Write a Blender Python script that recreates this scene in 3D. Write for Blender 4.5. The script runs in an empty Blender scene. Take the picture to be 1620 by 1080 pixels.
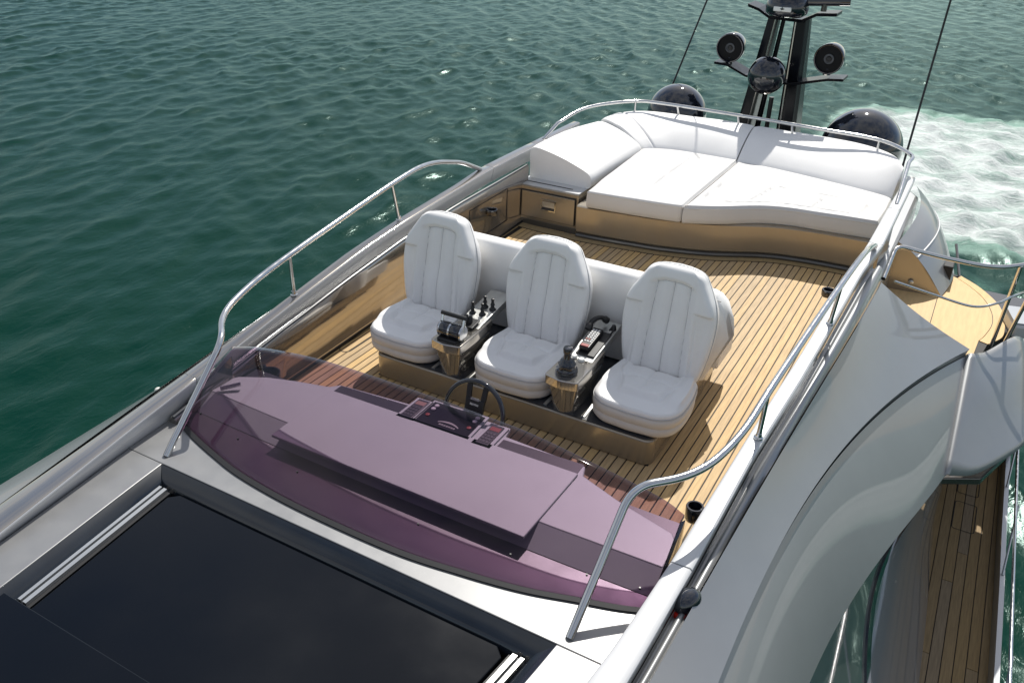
import bpy, math, random
import numpy as np
from mathutils import Vector, Matrix, noise
random.seed(4)
scene = bpy.context.scene
COL = scene.collection
PI = math.pi

# ------------------------------------------------------------------ camera, sky, sun, exposure
cam_d = bpy.data.cameras.new('camera'); cam = bpy.data.objects.new('camera', cam_d); COL.objects.link(cam)
cam_d.sensor_width = 36.0; cam_d.lens = 1337.87 * 36.0 / 1620.0
cam_d.clip_start = 0.05; cam_d.clip_end = 9000.0
ROT = Matrix(((0.8697653, -0.25718359, 0.42114716), (0.49292249, 0.41277249, -0.76592839), (0.02314625, 0.87377084, 0.48578676)))
cam.matrix_world = Matrix.Translation((2.096, -3.712, 2.9)) @ ROT.to_4x4()
scene.camera = cam

TO_SUN = Vector((-0.15, 0.90, 1.0)).normalized()
world = bpy.data.worlds.new('World'); scene.world = world; world.use_nodes = True
wn = world.node_tree.nodes; wl = world.node_tree.links
bg = wn['Background']; sky = wn.new('ShaderNodeTexSky'); sky.sky_type = 'NISHITA'; sky.sun_disc = False
sky.sun_elevation = math.asin(TO_SUN.z); sky.sun_rotation = math.atan2(TO_SUN.x, TO_SUN.y)
sky.air_density = 1.0; sky.dust_density = 0.8; sky.ozone_density = 1.0
# scattered thin cloud, the same all round the dome (the silver paint mirrors it)
tc = wn.new('ShaderNodeTexCoord'); mp = wn.new('ShaderNodeMapping'); mp.inputs['Scale'].default_value = (1, 1, 2.6)
nz = wn.new('ShaderNodeTexNoise'); nz.inputs['Scale'].default_value = 2.3; nz.inputs['Detail'].default_value = 7; nz.inputs['Roughness'].default_value = 0.6
rp = wn.new('ShaderNodeValToRGB'); rp.color_ramp.elements[0].position = 0.36; rp.color_ramp.elements[1].position = 0.64
rp.color_ramp.elements[1].color = (0.8, 0.8, 0.8, 1)
mx = wn.new('ShaderNodeMixRGB'); mx.inputs[2].default_value = (6.3, 6.3, 6.3, 1)
wl.new(tc.outputs['Generated'], mp.inputs[0]); wl.new(mp.outputs[0], nz.inputs['Vector']); wl.new(nz.outputs[0], rp.inputs[0])
wl.new(rp.outputs[0], mx.inputs[0]); wl.new(sky.outputs[0], mx.inputs[1]); wl.new(mx.outputs[0], bg.inputs['Color'])
bg.inputs['Strength'].default_value = 0.10

sun_d = bpy.data.lights.new('sun', 'SUN'); sun_d.energy = 4.6; sun_d.angle = math.radians(0.53); sun_d.color = (1.0, 0.965, 0.9)
sun = bpy.data.objects.new('sun', sun_d); COL.objects.link(sun)
sun.rotation_euler = TO_SUN.to_track_quat('Z', 'Y').to_euler(); sun.location = (-8, 40, 45)

vs = scene.view_settings; vs.view_transform = 'Standard'; vs.look = 'None'; vs.exposure = 0.15; vs.gamma = 1.0; vs.use_curve_mapping = False

# ------------------------------------------------------------------ materials
MATS = {}
def mat(name, color, rough=0.5, metal=0.0, coat=0.0, coat_rough=0.03, spec=0.5, bump=None, vary=None, rvary=None, ior=None, emit=None, objvar=0.0, scale=(1, 1, 1)):
    m = bpy.data.materials.new(name); m.use_nodes = True; N = m.node_tree.nodes; L = m.node_tree.links
    b = N['Principled BSDF']
    b.inputs['Base Color'].default_value = (*color, 1); b.inputs['Roughness'].default_value = rough; b.inputs['Metallic'].default_value = metal
    b.inputs['Coat Weight'].default_value = coat; b.inputs['Coat Roughness'].default_value = coat_rough; b.inputs['Specular IOR Level'].default_value = spec
    if ior: b.inputs['IOR'].default_value = ior
    if emit: b.inputs['Emission Color'].default_value = (*emit, 1); b.inputs['Emission Strength'].default_value = 1.0
    co = None
    def coords():
        nonlocal co
        if co is None:
            g = N.new('ShaderNodeNewGeometry'); co = N.new('ShaderNodeMapping'); co.inputs['Scale'].default_value = scale
            L.new(g.outputs['Position'], co.inputs[0])
        return co.outputs[0]
    if vary:      # (scale, low, high)
        n = N.new('ShaderNodeTexNoise'); n.inputs['Scale'].default_value = vary[0]; n.inputs['Detail'].default_value = 6; n.inputs['Roughness'].default_value = 0.62
        L.new(coords(), n.inputs['Vector'])
        r = N.new('ShaderNodeMapRange'); r.inputs[1].default_value = 0.3; r.inputs[2].default_value = 0.7; r.inputs[3].default_value = vary[1]; r.inputs[4].default_value = vary[2]
        L.new(n.outputs[0], r.inputs[0])
        h = N.new('ShaderNodeHueSaturation'); h.inputs['Color'].default_value = (*color, 1); L.new(r.outputs[0], h.inputs['Value'])
        last = h
        if objvar:
            oi = N.new('ShaderNodeObjectInfo'); r2 = N.new('ShaderNodeMapRange'); r2.inputs[3].default_value = 1 - objvar; r2.inputs[4].default_value = 1 + objvar
            L.new(oi.outputs['Random'], r2.inputs[0]); h2 = N.new('ShaderNodeHueSaturation'); L.new(h.outputs[0], h2.inputs['Color']); L.new(r2.outputs[0], h2.inputs['Value'])
            r3 = N.new('ShaderNodeMapRange'); r3.inputs[3].default_value = 0.85; r3.inputs[4].default_value = 1.1; L.new(oi.outputs['Random'], r3.inputs[0]); L.new(r3.outputs[0], h2.inputs['Saturation'])
            last = h2
        L.new(last.outputs[0], b.inputs['Base Color'])
    if rvary:
        n = N.new('ShaderNodeTexNoise'); n.inputs['Scale'].default_value = rvary[0]; n.inputs['Detail'].default_value = 5
        L.new(coords(), n.inputs['Vector'])
        r = N.new('ShaderNodeMapRange'); r.inputs[1].default_value = 0.3; r.inputs[2].default_value = 0.7; r.inputs[3].default_value = rvary[1]; r.inputs[4].default_value = rvary[2]
        L.new(n.outputs[0], r.inputs[0]); L.new(r.outputs[0], b.inputs['Roughness'])
    if bump:      # (scale, strength, distance)
        n = N.new('ShaderNodeTexNoise'); n.inputs['Scale'].default_value = bump[0]; n.inputs['Detail'].default_value = 4
        L.new(coords(), n.inputs['Vector'])
        bp = N.new('ShaderNodeBump'); bp.inputs['Strength'].default_value = bump[1]; bp.inputs['Distance'].default_value = bump[2]
        L.new(n.outputs[0], bp.inputs['Height']); L.new(bp.outputs[0], b.inputs['Normal'])
    MATS[name] = m
    return m
mat('cabin_paint', (0.20, 0.225, 0.26), 0.3, 0.25, 1.0, 0.03, vary=(1.3, 0.95, 1.05))
mat('silver_paint', (0.275, 0.28, 0.283), 0.42, 0.5, 0.7, 0.03, vary=(1.3, 0.94, 1.05))
mat('roof_paint', (0.275, 0.275, 0.275), 0.45, 0.5, 0.5, 0.15, vary=(2.0, 0.93, 1.05), rvary=(9, 0.38, 0.48))
mat('cap_paint', (0.56, 0.565, 0.57), 0.42, 0.12, 0.4, 0.08, vary=(3, 0.95, 1.04))
mat('bronze_grey', (0.36, 0.315, 0.25), 0.26, 0.6, 0.4, 0.05, vary=(2.5, 0.94, 1.05))
mat('gloss_grey', (0.43, 0.40, 0.36), 0.10, 0.85, 0.5, 0.02, vary=(2.5, 0.94, 1.05), bump=(2.0, 0.012, 0.02))
mat('dash_paint', (0.47, 0.53, 0.51), 0.5, 0.1, 0.2, 0.2, vary=(3, 0.95, 1.04))
mat('teak', (0.53, 0.37, 0.19), 0.62, 0, vary=(9, 0.78, 1.16), objvar=0.17, bump=(60, 0.25, 0.002), scale=(9, 0.6, 9), spec=0.3)
mat('teak_margin', (0.36, 0.27, 0.15), 0.62, 0, vary=(9, 0.82, 1.12), objvar=0.08, scale=(6, 2, 6), spec=0.3)
mat('teak_shaded', (0.29, 0.20, 0.10), 0.6, 0, vary=(9, 0.78, 1.16), objvar=0.06, scale=(9, 0.6, 9), spec=0.3)  # same teak, with the side deck's shade put into its colour
mat('teak_new', (0.66, 0.46, 0.23), 0.6, 0, vary=(5, 0.9, 1.08), objvar=0.04, scale=(7, 0.7, 7), spec=0.3)
mat('caulk', (0.012, 0.011, 0.01), 0.7)
mat('vinyl', (0.84, 0.83, 0.815), 0.46, 0, vary=(4, 0.965, 1.02), bump=(260, 0.10, 0.0015), spec=0.4)
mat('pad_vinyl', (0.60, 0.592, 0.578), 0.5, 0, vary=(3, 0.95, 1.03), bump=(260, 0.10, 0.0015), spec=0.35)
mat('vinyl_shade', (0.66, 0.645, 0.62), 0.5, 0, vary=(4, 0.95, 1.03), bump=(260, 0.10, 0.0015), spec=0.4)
mat('piping', (0.5, 0.5, 0.5), 0.5)
mat('steel', (0.66, 0.66, 0.655), 0.13, 1.0, vary=(14, 0.93, 1.05), rvary=(25, 0.09, 0.18))
mat('black_gloss', (0.008, 0.010, 0.016), 0.06, 0, 1.0, 0.02, vary=(3, 0.8, 1.2))
mat('black_glass', (0.003, 0.004, 0.006), 0.10, 0, rvary=(1.7, 0.06, 0.24), spec=0.26)
mat('mast_black', (0.006, 0.007, 0.010), 0.22, 0, 0.0, spec=0.22, vary=(5, 0.8, 1.2))
mat('black_bevel', (0.010, 0.014, 0.020), 0.16, 0, 0.4, 0.08, vary=(5, 0.8, 1.2))
mat('black_plastic', (0.012, 0.012, 0.013), 0.38, vary=(20, 0.8, 1.2))
mat('black_rubber', (0.015, 0.015, 0.016), 0.55)
mat('dark_trim', (0.03, 0.034, 0.042), 0.35, 0, 0.3)
mat('kick_grey', (0.10, 0.097, 0.09), 0.3, 0.4, 0.3)
mat('screen', (0.014, 0.012, 0.016), 0.14, vary=(6, 0.8, 1.2))
mat('aluminium', (0.62, 0.62, 0.60), 0.34, 0.85, vary=(30, 0.9, 1.06), scale=(1, 0.1, 1))
mat('dial_white', (0.7, 0.7, 0.7), 0.3)
mat('red_lens', (0.5, 0.02, 0.012), 0.2)
mat('red_mark', (0.28, 0.035, 0.03), 0.4)
mat('label_tan', (0.33, 0.19, 0.15), 0.5)
mat('key_grey', (0.07, 0.075, 0.085), 0.4)
mat('grille_black', (0.006, 0.006, 0.007), 0.6, spec=0.2)
mat('emblem', (0.38, 0.38, 0.36), 0.35)
mat('white_plastic', (0.75, 0.75, 0.72), 0.35)
mat('fender_white', (0.78, 0.76, 0.70), 0.4)
mat('cabin_glass', (0.10, 0.12, 0.115), 0.05, 0, 0.6, 0.02)
mat('dark_inside', (0.02, 0.02, 0.02), 0.7)
mat('hull_paint', (0.42, 0.43, 0.44), 0.3, 0.6, 0.8, 0.03)
mat('dark_panel', (0.11, 0.10, 0.09), 0.2, 0.6, 0.8, 0.03)

def tinted(name, color):
    m = bpy.data.materials.new(name); m.use_nodes = True; N = m.node_tree.nodes; L = m.node_tree.links
    N.remove(N['Principled BSDF']); out = N['Material Output']
    t = N.new('ShaderNodeBsdfTransparent'); t.inputs[0].default_value = (*color, 1)
    g = N.new('ShaderNodeBsdfGlossy'); g.inputs['Roughness'].default_value = 0.035; g.inputs[0].default_value = (0.9, 0.88, 0.9, 1)
    fr = N.new('ShaderNodeFresnel'); fr.inputs[0].default_value = 1.42
    gb = N.new('ShaderNodeNewGeometry'); inv = N.new('ShaderNodeMath'); inv.operation = 'SUBTRACT'; inv.inputs[0].default_value = 1.0; L.new(gb.outputs['Backfacing'], inv.inputs[1])
    ml = N.new('ShaderNodeMath'); ml.operation = 'MULTIPLY'; L.new(fr.outputs[0], ml.inputs[0]); L.new(inv.outputs[0], ml.inputs[1])   # only the air side of each face mirrors
    mxs = N.new('ShaderNodeMixShader'); L.new(ml.outputs[0], mxs.inputs[0]); L.new(t.outputs[0], mxs.inputs[1]); L.new(g.outputs[0], mxs.inputs[2])
    L.new(mxs.outputs[0], out.inputs['Surface']); MATS[name] = m
tinted('purple_acrylic', (0.60, 0.505, 0.585))

# ------------------------------------------------------------------ mesh helpers
ORG = {}
class MB:
    def __init__(s): s.v = []; s.f = []
    def add(s, V, F):
        o = len(s.v); s.v += [tuple(p) for p in V]; s.f += [tuple(i + o for i in f) for f in F]; return s
    def box(s, c, d, rot=None):
        V = []
        for i in (-1, 1):
            for j in (-1, 1):
                for k in (-1, 1):
                    p = Vector((i * d[0] / 2, j * d[1] / 2, k * d[2] / 2))
                    if rot: p = rot @ p
                    V.append(p + Vector(c))
        return s.add(V, [(0, 1, 3, 2), (4, 6, 7, 5), (0, 4, 5, 1), (2, 3, 7, 6), (0, 2, 6, 4), (1, 5, 7, 3)])
    def prism(s, poly, z0, z1):
        n = len(poly); V = [(p[0], p[1], z0) for p in poly] + [(p[0], p[1], z1) for p in poly]
        F = [tuple(range(n))[::-1], tuple(range(n, 2 * n))] + [(i, (i + 1) % n, n + (i + 1) % n, n + i) for i in range(n)]
        return s.add(V, F)
    def loft(s, rings, closed=True, caps=True):
        n = len(rings[0]); V = [p for r in rings for p in r]; F = []
        for a in range(len(rings) - 1):
            for i in range(n if closed else n - 1):
                j = (i + 1) % n; F.append((a * n + i, a * n + j, (a + 1) * n + j, (a + 1) * n + i))
        if caps and closed:
            F.append(tuple(range(n))[::-1]); F.append(tuple(range((len(rings) - 1) * n, len(rings) * n)))
        return s.add(V, F)
    def tube(s, path, r, n=12, caps=True):
        path = [Vector(p) for p in path]; rings = []; up = Vector((0, 0, 1)); prev = None
        for i, p in enumerate(path):
            t = (path[min(i + 1, len(path) - 1)] - path[max(i - 1, 0)]).normalized()
            if prev is None:
                a = t.cross(up)
                if a.length < 1e-3: a = t.cross(Vector((1, 0, 0)))
            else:
                a = prev - t * prev.dot(t)
            a.normalize(); prev = a; b = t.cross(a); rr = r[i] if isinstance(r, (list, tuple)) else r
            rings.append([p + (a * math.cos(2 * PI * k / n) + b * math.sin(2 * PI * k / n)) * rr for k in range(n)])
        return s.loft(rings, True, caps)
    def lathe(s, prof, n=32, mtx=None):      # prof = [(r, z)]
        rings = []
        for r, z in prof:
            ring = [Vector((r * math.cos(2 * PI * k / n), r * math.sin(2 * PI * k / n), z)) for k in range(n)]
            rings.append([mtx @ p for p in ring] if mtx else ring)
        return s.loft(rings, True, True)
    def mesh(s, name, off=Vector((0, 0, 0)), smooth=35):
        me = bpy.data.meshes.new(name); me.from_pydata([(p[0] - off[0], p[1] - off[1], p[2] - off[2]) for p in s.v], [], s.f); me.update()
        if smooth:
            for p in me.polygons: p.use_smooth = True
            me.set_sharp_from_angle(angle=math.radians(smooth))
        return me
    def build(s, name, m, parent=None, smooth=35, bevel=0, segs=2, solid=0):
        if parent is not None: off = ORG[parent.name]
        else:
            a = np.array([tuple(p) for p in s.v]); off = Vector(((a[:, 0].min() + a[:, 0].max()) / 2, (a[:, 1].min() + a[:, 1].max()) / 2, a[:, 2].min()))
        o = bpy.data.objects.new(name, s.mesh(name, off, smooth)); COL.objects.link(o); o.data.materials.append(MATS[m])
        if parent is not None: o.parent = parent
        else: o.location = off
        ORG[o.name] = off
        if solid:
            md = o.modifiers.new('thickness', 'SOLIDIFY'); md.thickness = abs(solid); md.offset = -1 if solid > 0 else 1
        if bevel:
            md = o.modifiers.new('bevel', 'BEVEL'); md.width = bevel; md.segments = segs; md.limit_method = 'ANGLE'; md.angle_limit = math.radians(40); md.harden_normals = False
        return o
def tag(o, label, cat, group=None, kind=None):
    if label: o['label'] = label
    if cat: o['category'] = cat
    if group: o['group'] = group
    if kind: o['kind'] = kind
    return o
def thing(name, loc, label, cat, group=None):
    o = bpy.data.objects.new(name, None); COL.objects.link(o); o.location = loc; o.empty_display_size = 0.1
    ORG[o.name] = Vector(loc); return tag(o, label, cat, group)
def copy_tree(o, parent=None):
    c = o.copy(); COL.objects.link(c); c.parent = parent
    for ch in list(o.children): copy_tree(ch, c)
    return c
def cr(P, n=8, closed=False):                 # Catmull-Rom through points
    P = [np.array(p, float) for p in P]; out = []
    m = len(P); rng = range(m if closed else m - 1)
    for i in rng:
        if closed: a, b, c, d = P[(i - 1) % m], P[i], P[(i + 1) % m], P[(i + 2) % m]
        else: b, c = P[i], P[i + 1]; a = P[i - 1] if i else 2 * b - c; d = P[i + 2] if i + 2 < m else 2 * c - b
        for k in range(n):
            t = k / n; out.append(tuple(0.5 * (2 * b + (c - a) * t + (2 * a - 5 * b + 4 * c - d) * t * t + (3 * b - a - 3 * c + d) * t ** 3)))
    if not closed: out.append(tuple(P[-1]))
    return out
def at(P, t):                                 # smooth lookup on a polyline by index fraction
    Q = cr(P, 12); x = t * (len(Q) - 1); i = min(int(x), len(Q) - 2); f = x - i
    return Vector(Q[i]) * (1 - f) + Vector(Q[i + 1]) * f
def fillet(P, r, n=6):                        # round the corners of a polyline by radius r
    P = [Vector(p) for p in P]; out = [P[0]]
    for i in range(1, len(P) - 1):
        a, b, c = P[i - 1], P[i], P[i + 1]; rr = r[i] if isinstance(r, (list, tuple)) else r
        d1 = (a - b); d2 = (c - b); k1 = min(rr, d1.length * 0.48); k2 = min(rr, d2.length * 0.48)
        p, q = b + d1.normalized() * k1, b + d2.normalized() * k2
        for k in range(n + 1):
            t = k / n; out.append(p * (1 - t) ** 2 + b * 2 * t * (1 - t) + q * t * t)
    out.append(P[-1]); return out
def interp(tab, y):
    return float(np.interp(y, [a for a, b in tab], [b for a, b in tab]))
def sstep(a, b, x):
    t = min(1, max(0, (x - a) / (b - a))); return t * t * (3 - 2 * t)

# lines of the boat (X to port, Y aft, Z up; the flybridge sole is z = 0)
CAPZ = [(-3.2, .20), (-2.3, .262), (-1.5, .318), (-1.02, .362), (-.09, .468), (.56, .53), (1.16, .570), (2.4, .615), (4.4, .62)]
CAPI = [(-3.2, 1.17), (-2.3, 1.27), (-1.5, 1.37), (-1.02, 1.408), (-.09, 1.462), (.77, 1.515), (1.68, 1.55), (2.55, 1.575), (4.4, 1.60)]
CAPO = [(-3.2, 1.36), (-2.3, 1.44), (-1.5, 1.485), (-1.02, 1.507), (-.2, 1.535), (.5, 1.585), (1.0, 1.605), (2.0, 1.635), (2.55, 1.68), (4.4, 1.68)]
WALLX = [(-1.3, 1.35), (-.03, 1.392), (.42, 1.412), (2.5, 1.475), (3.1, 1.50)]
WALLZ = [(-1.3, .19), (-.36, .318), (.24, .382), (1.0, .45), (1.8, .478), (3.1, .475)]

# ------------------------------------------------------------------ the sea
def sea():
    def axis(a, b, d, lo, hi):
        mid = np.arange(a, b + d / 2, d); up = []; s = d; x = b
        while x < hi: s *= 1.22; x += s; up.append(x)
        dn = []; s = d; x = a
        while x > lo: s *= 1.22; x -= s; dn.append(x)
        return np.array(dn[::-1] + list(mid) + up)
    xs = axis(-60, 15, 0.135, -3500, 3500); ys = axis(-5, 78, 0.135, -3500, 3500)
    X, Y = np.meshgrid(xs, ys); rng = np.random.RandomState(7)
    Z = np.zeros_like(X); fade = 1 / (1 + (np.maximum(0, np.maximum(np.abs(X + 23) - 39, np.abs(Y - 38) - 44)) / 3) ** 2)
    DX = np.zeros_like(X); DY = np.zeros_like(X)
    # wind sea: crests run across the view, two families and plenty of short chop
    for k in range(130):
        lam = 0.38 * (2.1 / 0.38) ** rng.rand(); kk = 2 * PI / lam
        th = math.radians(20) + rng.normal() * 0.42
        if rng.rand() < 0.22: th += rng.normal() * 1.0
        amp = 0.0049 * lam ** 0.9 * rng.uniform(0.4, 1.25); ph = rng.rand() * 2 * PI
        A = kk * (X * math.cos(th) + Y * math.sin(th)) + ph
        Z += amp * np.cos(A); DX -= 0.9 * amp * math.cos(th) * np.sin(A); DY -= 0.9 * amp * math.sin(th) * np.sin(A)
    # gust patches: chop is higher in some places than in others
    g = 0.8 + 0.30 * np.sin(X * 0.16 + 1.3 * np.sin(Y * 0.11)) * np.sin(Y * 0.13 + 0.8)
    Z *= fade * g; DX *= fade * g; DY *= fade * g
    # wash of the turn: a band of broken water behind the stern
    yc = 20.6 + 0.02 * np.maximum(0, X) ** 1.2; d = np.abs(Y - yc) / 6.6
    edge = 1 - np.clip((d - 0.72) / 0.42, 0, 1); left = np.clip((X + 3.5) / 3.0, 0, 1); left = left * left * (3 - 2 * left)
    foam = edge * left; foam = foam * foam * (3 - 2 * foam); foam[np.abs(X) > 300] = 0
    rid = np.exp(-((Y - 26.3) / 0.9) ** 2) * left + 0.8 * np.exp(-((Y - 15.0) / 0.7) ** 2) * left
    tur = np.zeros_like(X)
    for k in range(30):
        lam = 0.3 + 1.1 * rng.rand(); th = rng.rand() * 2 * PI; tur += 0.014 * lam ** 0.6 * np.cos(2 * PI / lam * (X * math.cos(th) + Y * math.sin(th)) + rng.rand() * 7)
    near = (np.abs(X + 23) < 60) & (np.abs(Y - 38) < 60)
    Z += (0.06 * rid + tur * foam) * near
    nx, ny = len(xs), len(ys)
    V = np.stack([X + DX, Y + DY, Z - 3.6], -1).reshape(-1, 3)
    i = np.arange(ny - 1)[:, None] * nx + np.arange(nx - 1)[None, :]
    F = np.stack([i, i + 1, i + nx + 1, i + nx], -1).reshape(-1, 4)
    me = bpy.data.meshes.new('sea'); me.vertices.add(len(V)); me.vertices.foreach_set('co', V.ravel())
    me.loops.add(F.size); me.loops.foreach_set('vertex_index', F.ravel()); me.polygons.add(len(F))
    me.polygons.foreach_set('loop_start', np.arange(len(F)) * 4); me.polygons.foreach_set('use_smooth', np.ones(len(F), bool)); me.update(calc_edges=True)
    at_ = me.attributes.new('foam', 'FLOAT', 'POINT'); at_.data.foreach_set('value', foam.reshape(-1).astype(np.float32))
    o = bpy.data.objects.new('sea', me); COL.objects.link(o); o['kind'] = 'structure'
    m = bpy.data.materials.new('sea_water'); m.use_nodes = True; N = m.node_tree.nodes; L = m.node_tree.links; N.remove(N['Principled BSDF'])
    dif = N.new('ShaderNodeBsdfDiffuse'); glo = N.new('ShaderNodeBsdfGlossy'); glo.inputs[0].default_value = (0.45, 0.595, 0.56, 1); glo.inputs['Roughness'].default_value = 0.07
    fre = N.new('ShaderNodeFresnel'); fre.inputs[0].default_value = 1.33; mixs = N.new('ShaderNodeMixShader')
    L.new(dif.outputs[0], mixs.inputs[1]); L.new(glo.outputs[0], mixs.inputs[2]); L.new(mixs.outputs[0], N['Material Output'].inputs['Surface'])
    geo = N.new('ShaderNodeNewGeometry')
    def nse(sc, det, vec=None, rough=0.55, dist=0.0):
        n = N.new('ShaderNodeTexNoise'); n.inputs['Scale'].default_value = sc; n.inputs['Detail'].default_value = det; n.inputs['Roughness'].default_value = rough; n.inputs['Distortion'].default_value = dist
        L.new(vec or geo.outputs['Position'], n.inputs['Vector']); return n
    mpw = N.new('ShaderNodeMapping'); mpw.inputs['Scale'].default_value = (2.0, 0.95, 1)
    L.new(geo.outputs['Position'], mpw.inputs[0])
    n1 = nse(3.4, 5, mpw.outputs[0], 0.6, 0.4); n2 = nse(9, 3, mpw.outputs[0])
    b1 = N.new('ShaderNodeBump'); b1.inputs['Strength'].default_value = 0.40; b1.inputs['Distance'].default_value = 0.04; L.new(n1.outputs[0], b1.inputs['Height'])
    b2 = N.new('ShaderNodeBump'); b2.inputs['Strength'].default_value = 0.2; b2.inputs['Distance'].default_value = 0.01; L.new(n2.outputs[0], b2.inputs['Height']); L.new(b1.outputs[0], b2.inputs['Normal'])
    [L.new(b2.outputs[0], q_.inputs['Normal']) for q_ in (dif, glo, fre)]
    # foam: white lace over milky green water
    fa = N.new('ShaderNodeAttribute'); fa.attribute_name = 'foam'
    mpf = N.new('ShaderNodeMapping'); mpf.inputs['Scale'].default_value = (0.5, 1.5, 1); L.new(geo.outputs['Position'], mpf.inputs[0])
    f1 = nse(0.6, 9, mpf.outputs[0], 0.66, 0.5); f2 = nse(6.5, 10, mpf.outputs[0], 0.75, 0.5)
    def math_(op, a, c, clamp=False):
        q = N.new('ShaderNodeMath'); q.operation = op; q.use_clamp = clamp
        for i_, x in enumerate((a, c)):
            if isinstance(x, (int, float)): q.inputs[i_].default_value = x
            else: L.new(x, q.inputs[i_])
        return q.outputs[0]
    s = math_('ADD', math_('MULTIPLY', f1.outputs[0], 0.72), math_('MULTIPLY', f2.outputs[0], 0.60))
    milk = math_('MULTIPLY', math_('SUBTRACT', math_('ADD', math_('MULTIPLY', fa.outputs['Fac'], 1.5), s), 1.12), 1.6, True)
    milk = math_('MULTIPLY', milk, math_('MULTIPLY', fa.outputs['Fac'], 3.0, True), True)
    white = math_('MULTIPLY', math_('SUBTRACT', math_('ADD', math_('MULTIPLY', fa.outputs['Fac'], 0.70), s), 1.15), 3.6, True)
    white = math_('MULTIPLY', white, math_('MULTIPLY', fa.outputs['Fac'], 2.2, True), True)
    c1 = N.new('ShaderNodeMixRGB'); c1.inputs[1].default_value = (0.0001, 0.025, 0.0155, 1); c1.inputs[2].default_value = (0.24, 0.385, 0.32, 1); L.new(milk, c1.inputs[0])
    c2 = N.new('ShaderNodeMixRGB'); c2.inputs[2].default_value = (0.78, 0.81, 0.79, 1); L.new(c1.outputs[0], c2.inputs[1]); L.new(white, c2.inputs[0])
    L.new(c2.outputs[0], dif.inputs[0])
    b3 = N.new('ShaderNodeBump'); b3.inputs['Distance'].default_value = 0.16; L.new(s, b3.inputs['Height']); L.new(math_('MULTIPLY', milk, 0.9), b3.inputs['Strength']); L.new(b2.outputs[0], b3.inputs['Normal']); L.new(b3.outputs[0], dif.inputs['Normal'])
    dry = math_('MULTIPLY', fre.outputs[0], math_('SUBTRACT', 1.0, math_('MULTIPLY', milk, 0.85)))
    L.new(dry, mixs.inputs[0])
    rr = N.new('ShaderNodeMapRange'); rr.inputs[3].default_value = 0.20; rr.inputs[4].default_value = 0.6; L.new(milk, rr.inputs[0]); L.new(rr.outputs[0], glo.inputs['Roughness'])
    me.materials.append(m)
sea()

# ------------------------------------------------------------------ the yacht itself
yacht = thing('yacht', (0, 0, 0), 'silver grey motor yacht with teak flybridge, seen from above its roof', 'yacht')

# hull and dark inside (closes the boat below the decks)
hb = []
for y, w, zt in [(-9.0, 1.6, -1.95), (-6, 2.5, -1.95), (-2, 3.10, -1.95), (3, 3.09, -1.95), (7, 2.95, -1.98), (9.2, 2.85, -2.2)]:
    zb = -4.3; hb.append([(-w + .0, y, zt), (-w + .02, y, zt - .5), (-w * .93, y, -3.0), (-w * .8, y, zb), (w * .8, y, zb), (w * .93, y, -3.0), (w - .02, y, zt - .5), (w, y, zt),
                          (w - .05, y, zt - .02), (w - .05, y, zt - .45), (-w + .05, y, zt - .45), (-w + .05, y, zt - .02)])
MB().loft(hb).build('hull', 'hull_paint', yacht, 30)
MB().box((0, -.2, -1.05), (3.0, 9.0, 1.7)).build('cabin_core', 'dark_inside', yacht, 0)

# flybridge sole: caulked teak
sole = MB().prism([(-1.52, -1.0), (1.60, -1.0), (1.60, 3.6), (-1.52, 3.6)], -.06, -.004).build('flybridge_deck', 'caulk', yacht, 0)
pitch = 0.0557; x0 = -0.2888 * 2.9 + 2.096 - pitch
nplank = 0
def plank_mesh(w, l, h, name='teak_plank'):
    b = MB(); c = 0.0012
    R = []
    for y in (0, l): R.append([(-w / 2, y, -h), (w / 2, y, -h), (w / 2, y, -c), (w / 2 - c, y, 0), (-w / 2 + c, y, 0), (-w / 2, y, -c)])
    b.loft(R); return b.mesh(name, Vector((0, 0, 0)), 0)
pm = plank_mesh(pitch - 0.0076, 4.5, .01); pm.materials.append(MATS['teak'])
for k in range(-60, 20):
    xc = x0 + (k + .5) * pitch
    if -1.40 < xc < 1.57:
        o = bpy.data.objects.new('teak_plank', pm); COL.objects.link(o); o.parent = sole; o.location = (xc, -0.95, 0)
# margin planks: along the starboard wall and round the sun pad
MB().prism([(-1.50, -1.0), (-1.425 + .03, -1.0), (-1.425, .42), (-1.46, 2.85), (-1.52, 2.9)], -.004, .003).build('margin_plank', 'teak_margin', sole, 0)
FRONT = [(-1.54, 2.90), (-1.2, 2.875), (-.787, 2.872), (-.366, 2.92), (-.1, 2.962), (.285, 3.085), (.705, 3.305), (1.023, 3.385), (1.317, 3.41), (1.6, 3.42)]
fc = cr([(a, b, 0) for a, b in FRONT], 8)
def offs(path, d):
    out = []
    for i, p in enumerate(path):
        a = Vector(path[max(i - 1, 0)]); b = Vector(path[min(i + 1, len(path) - 1)]); t = (b - a).normalized(); out.append((p[0] + t.y * d, p[1] - t.x * d))
    return out
of = offs(fc, .075); cut = [0, 26, 44, 60, len(fc) - 1]
for a, b in zip(cut[:-1], cut[1:]):
    inn = [(p[0], p[1] + .03) for p in fc[a:b + 1]]; out = of[a:b + 1]
    inn[0] = (inn[0][0] + .002, inn[0][1]); out[0] = (out[0][0] + .002, out[0][1])
    MB().prism(out + inn[::-1], -.004, .0035).build('margin_plank', 'teak_margin', sole, 0)
ln = [(p[0], p[1]) for p in of]; ln2 = offs(fc, .082)
MB().prism(ln2 + ln[::-1], -.004, .0032).build('caulk_line', 'caulk', sole, 0)
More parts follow.
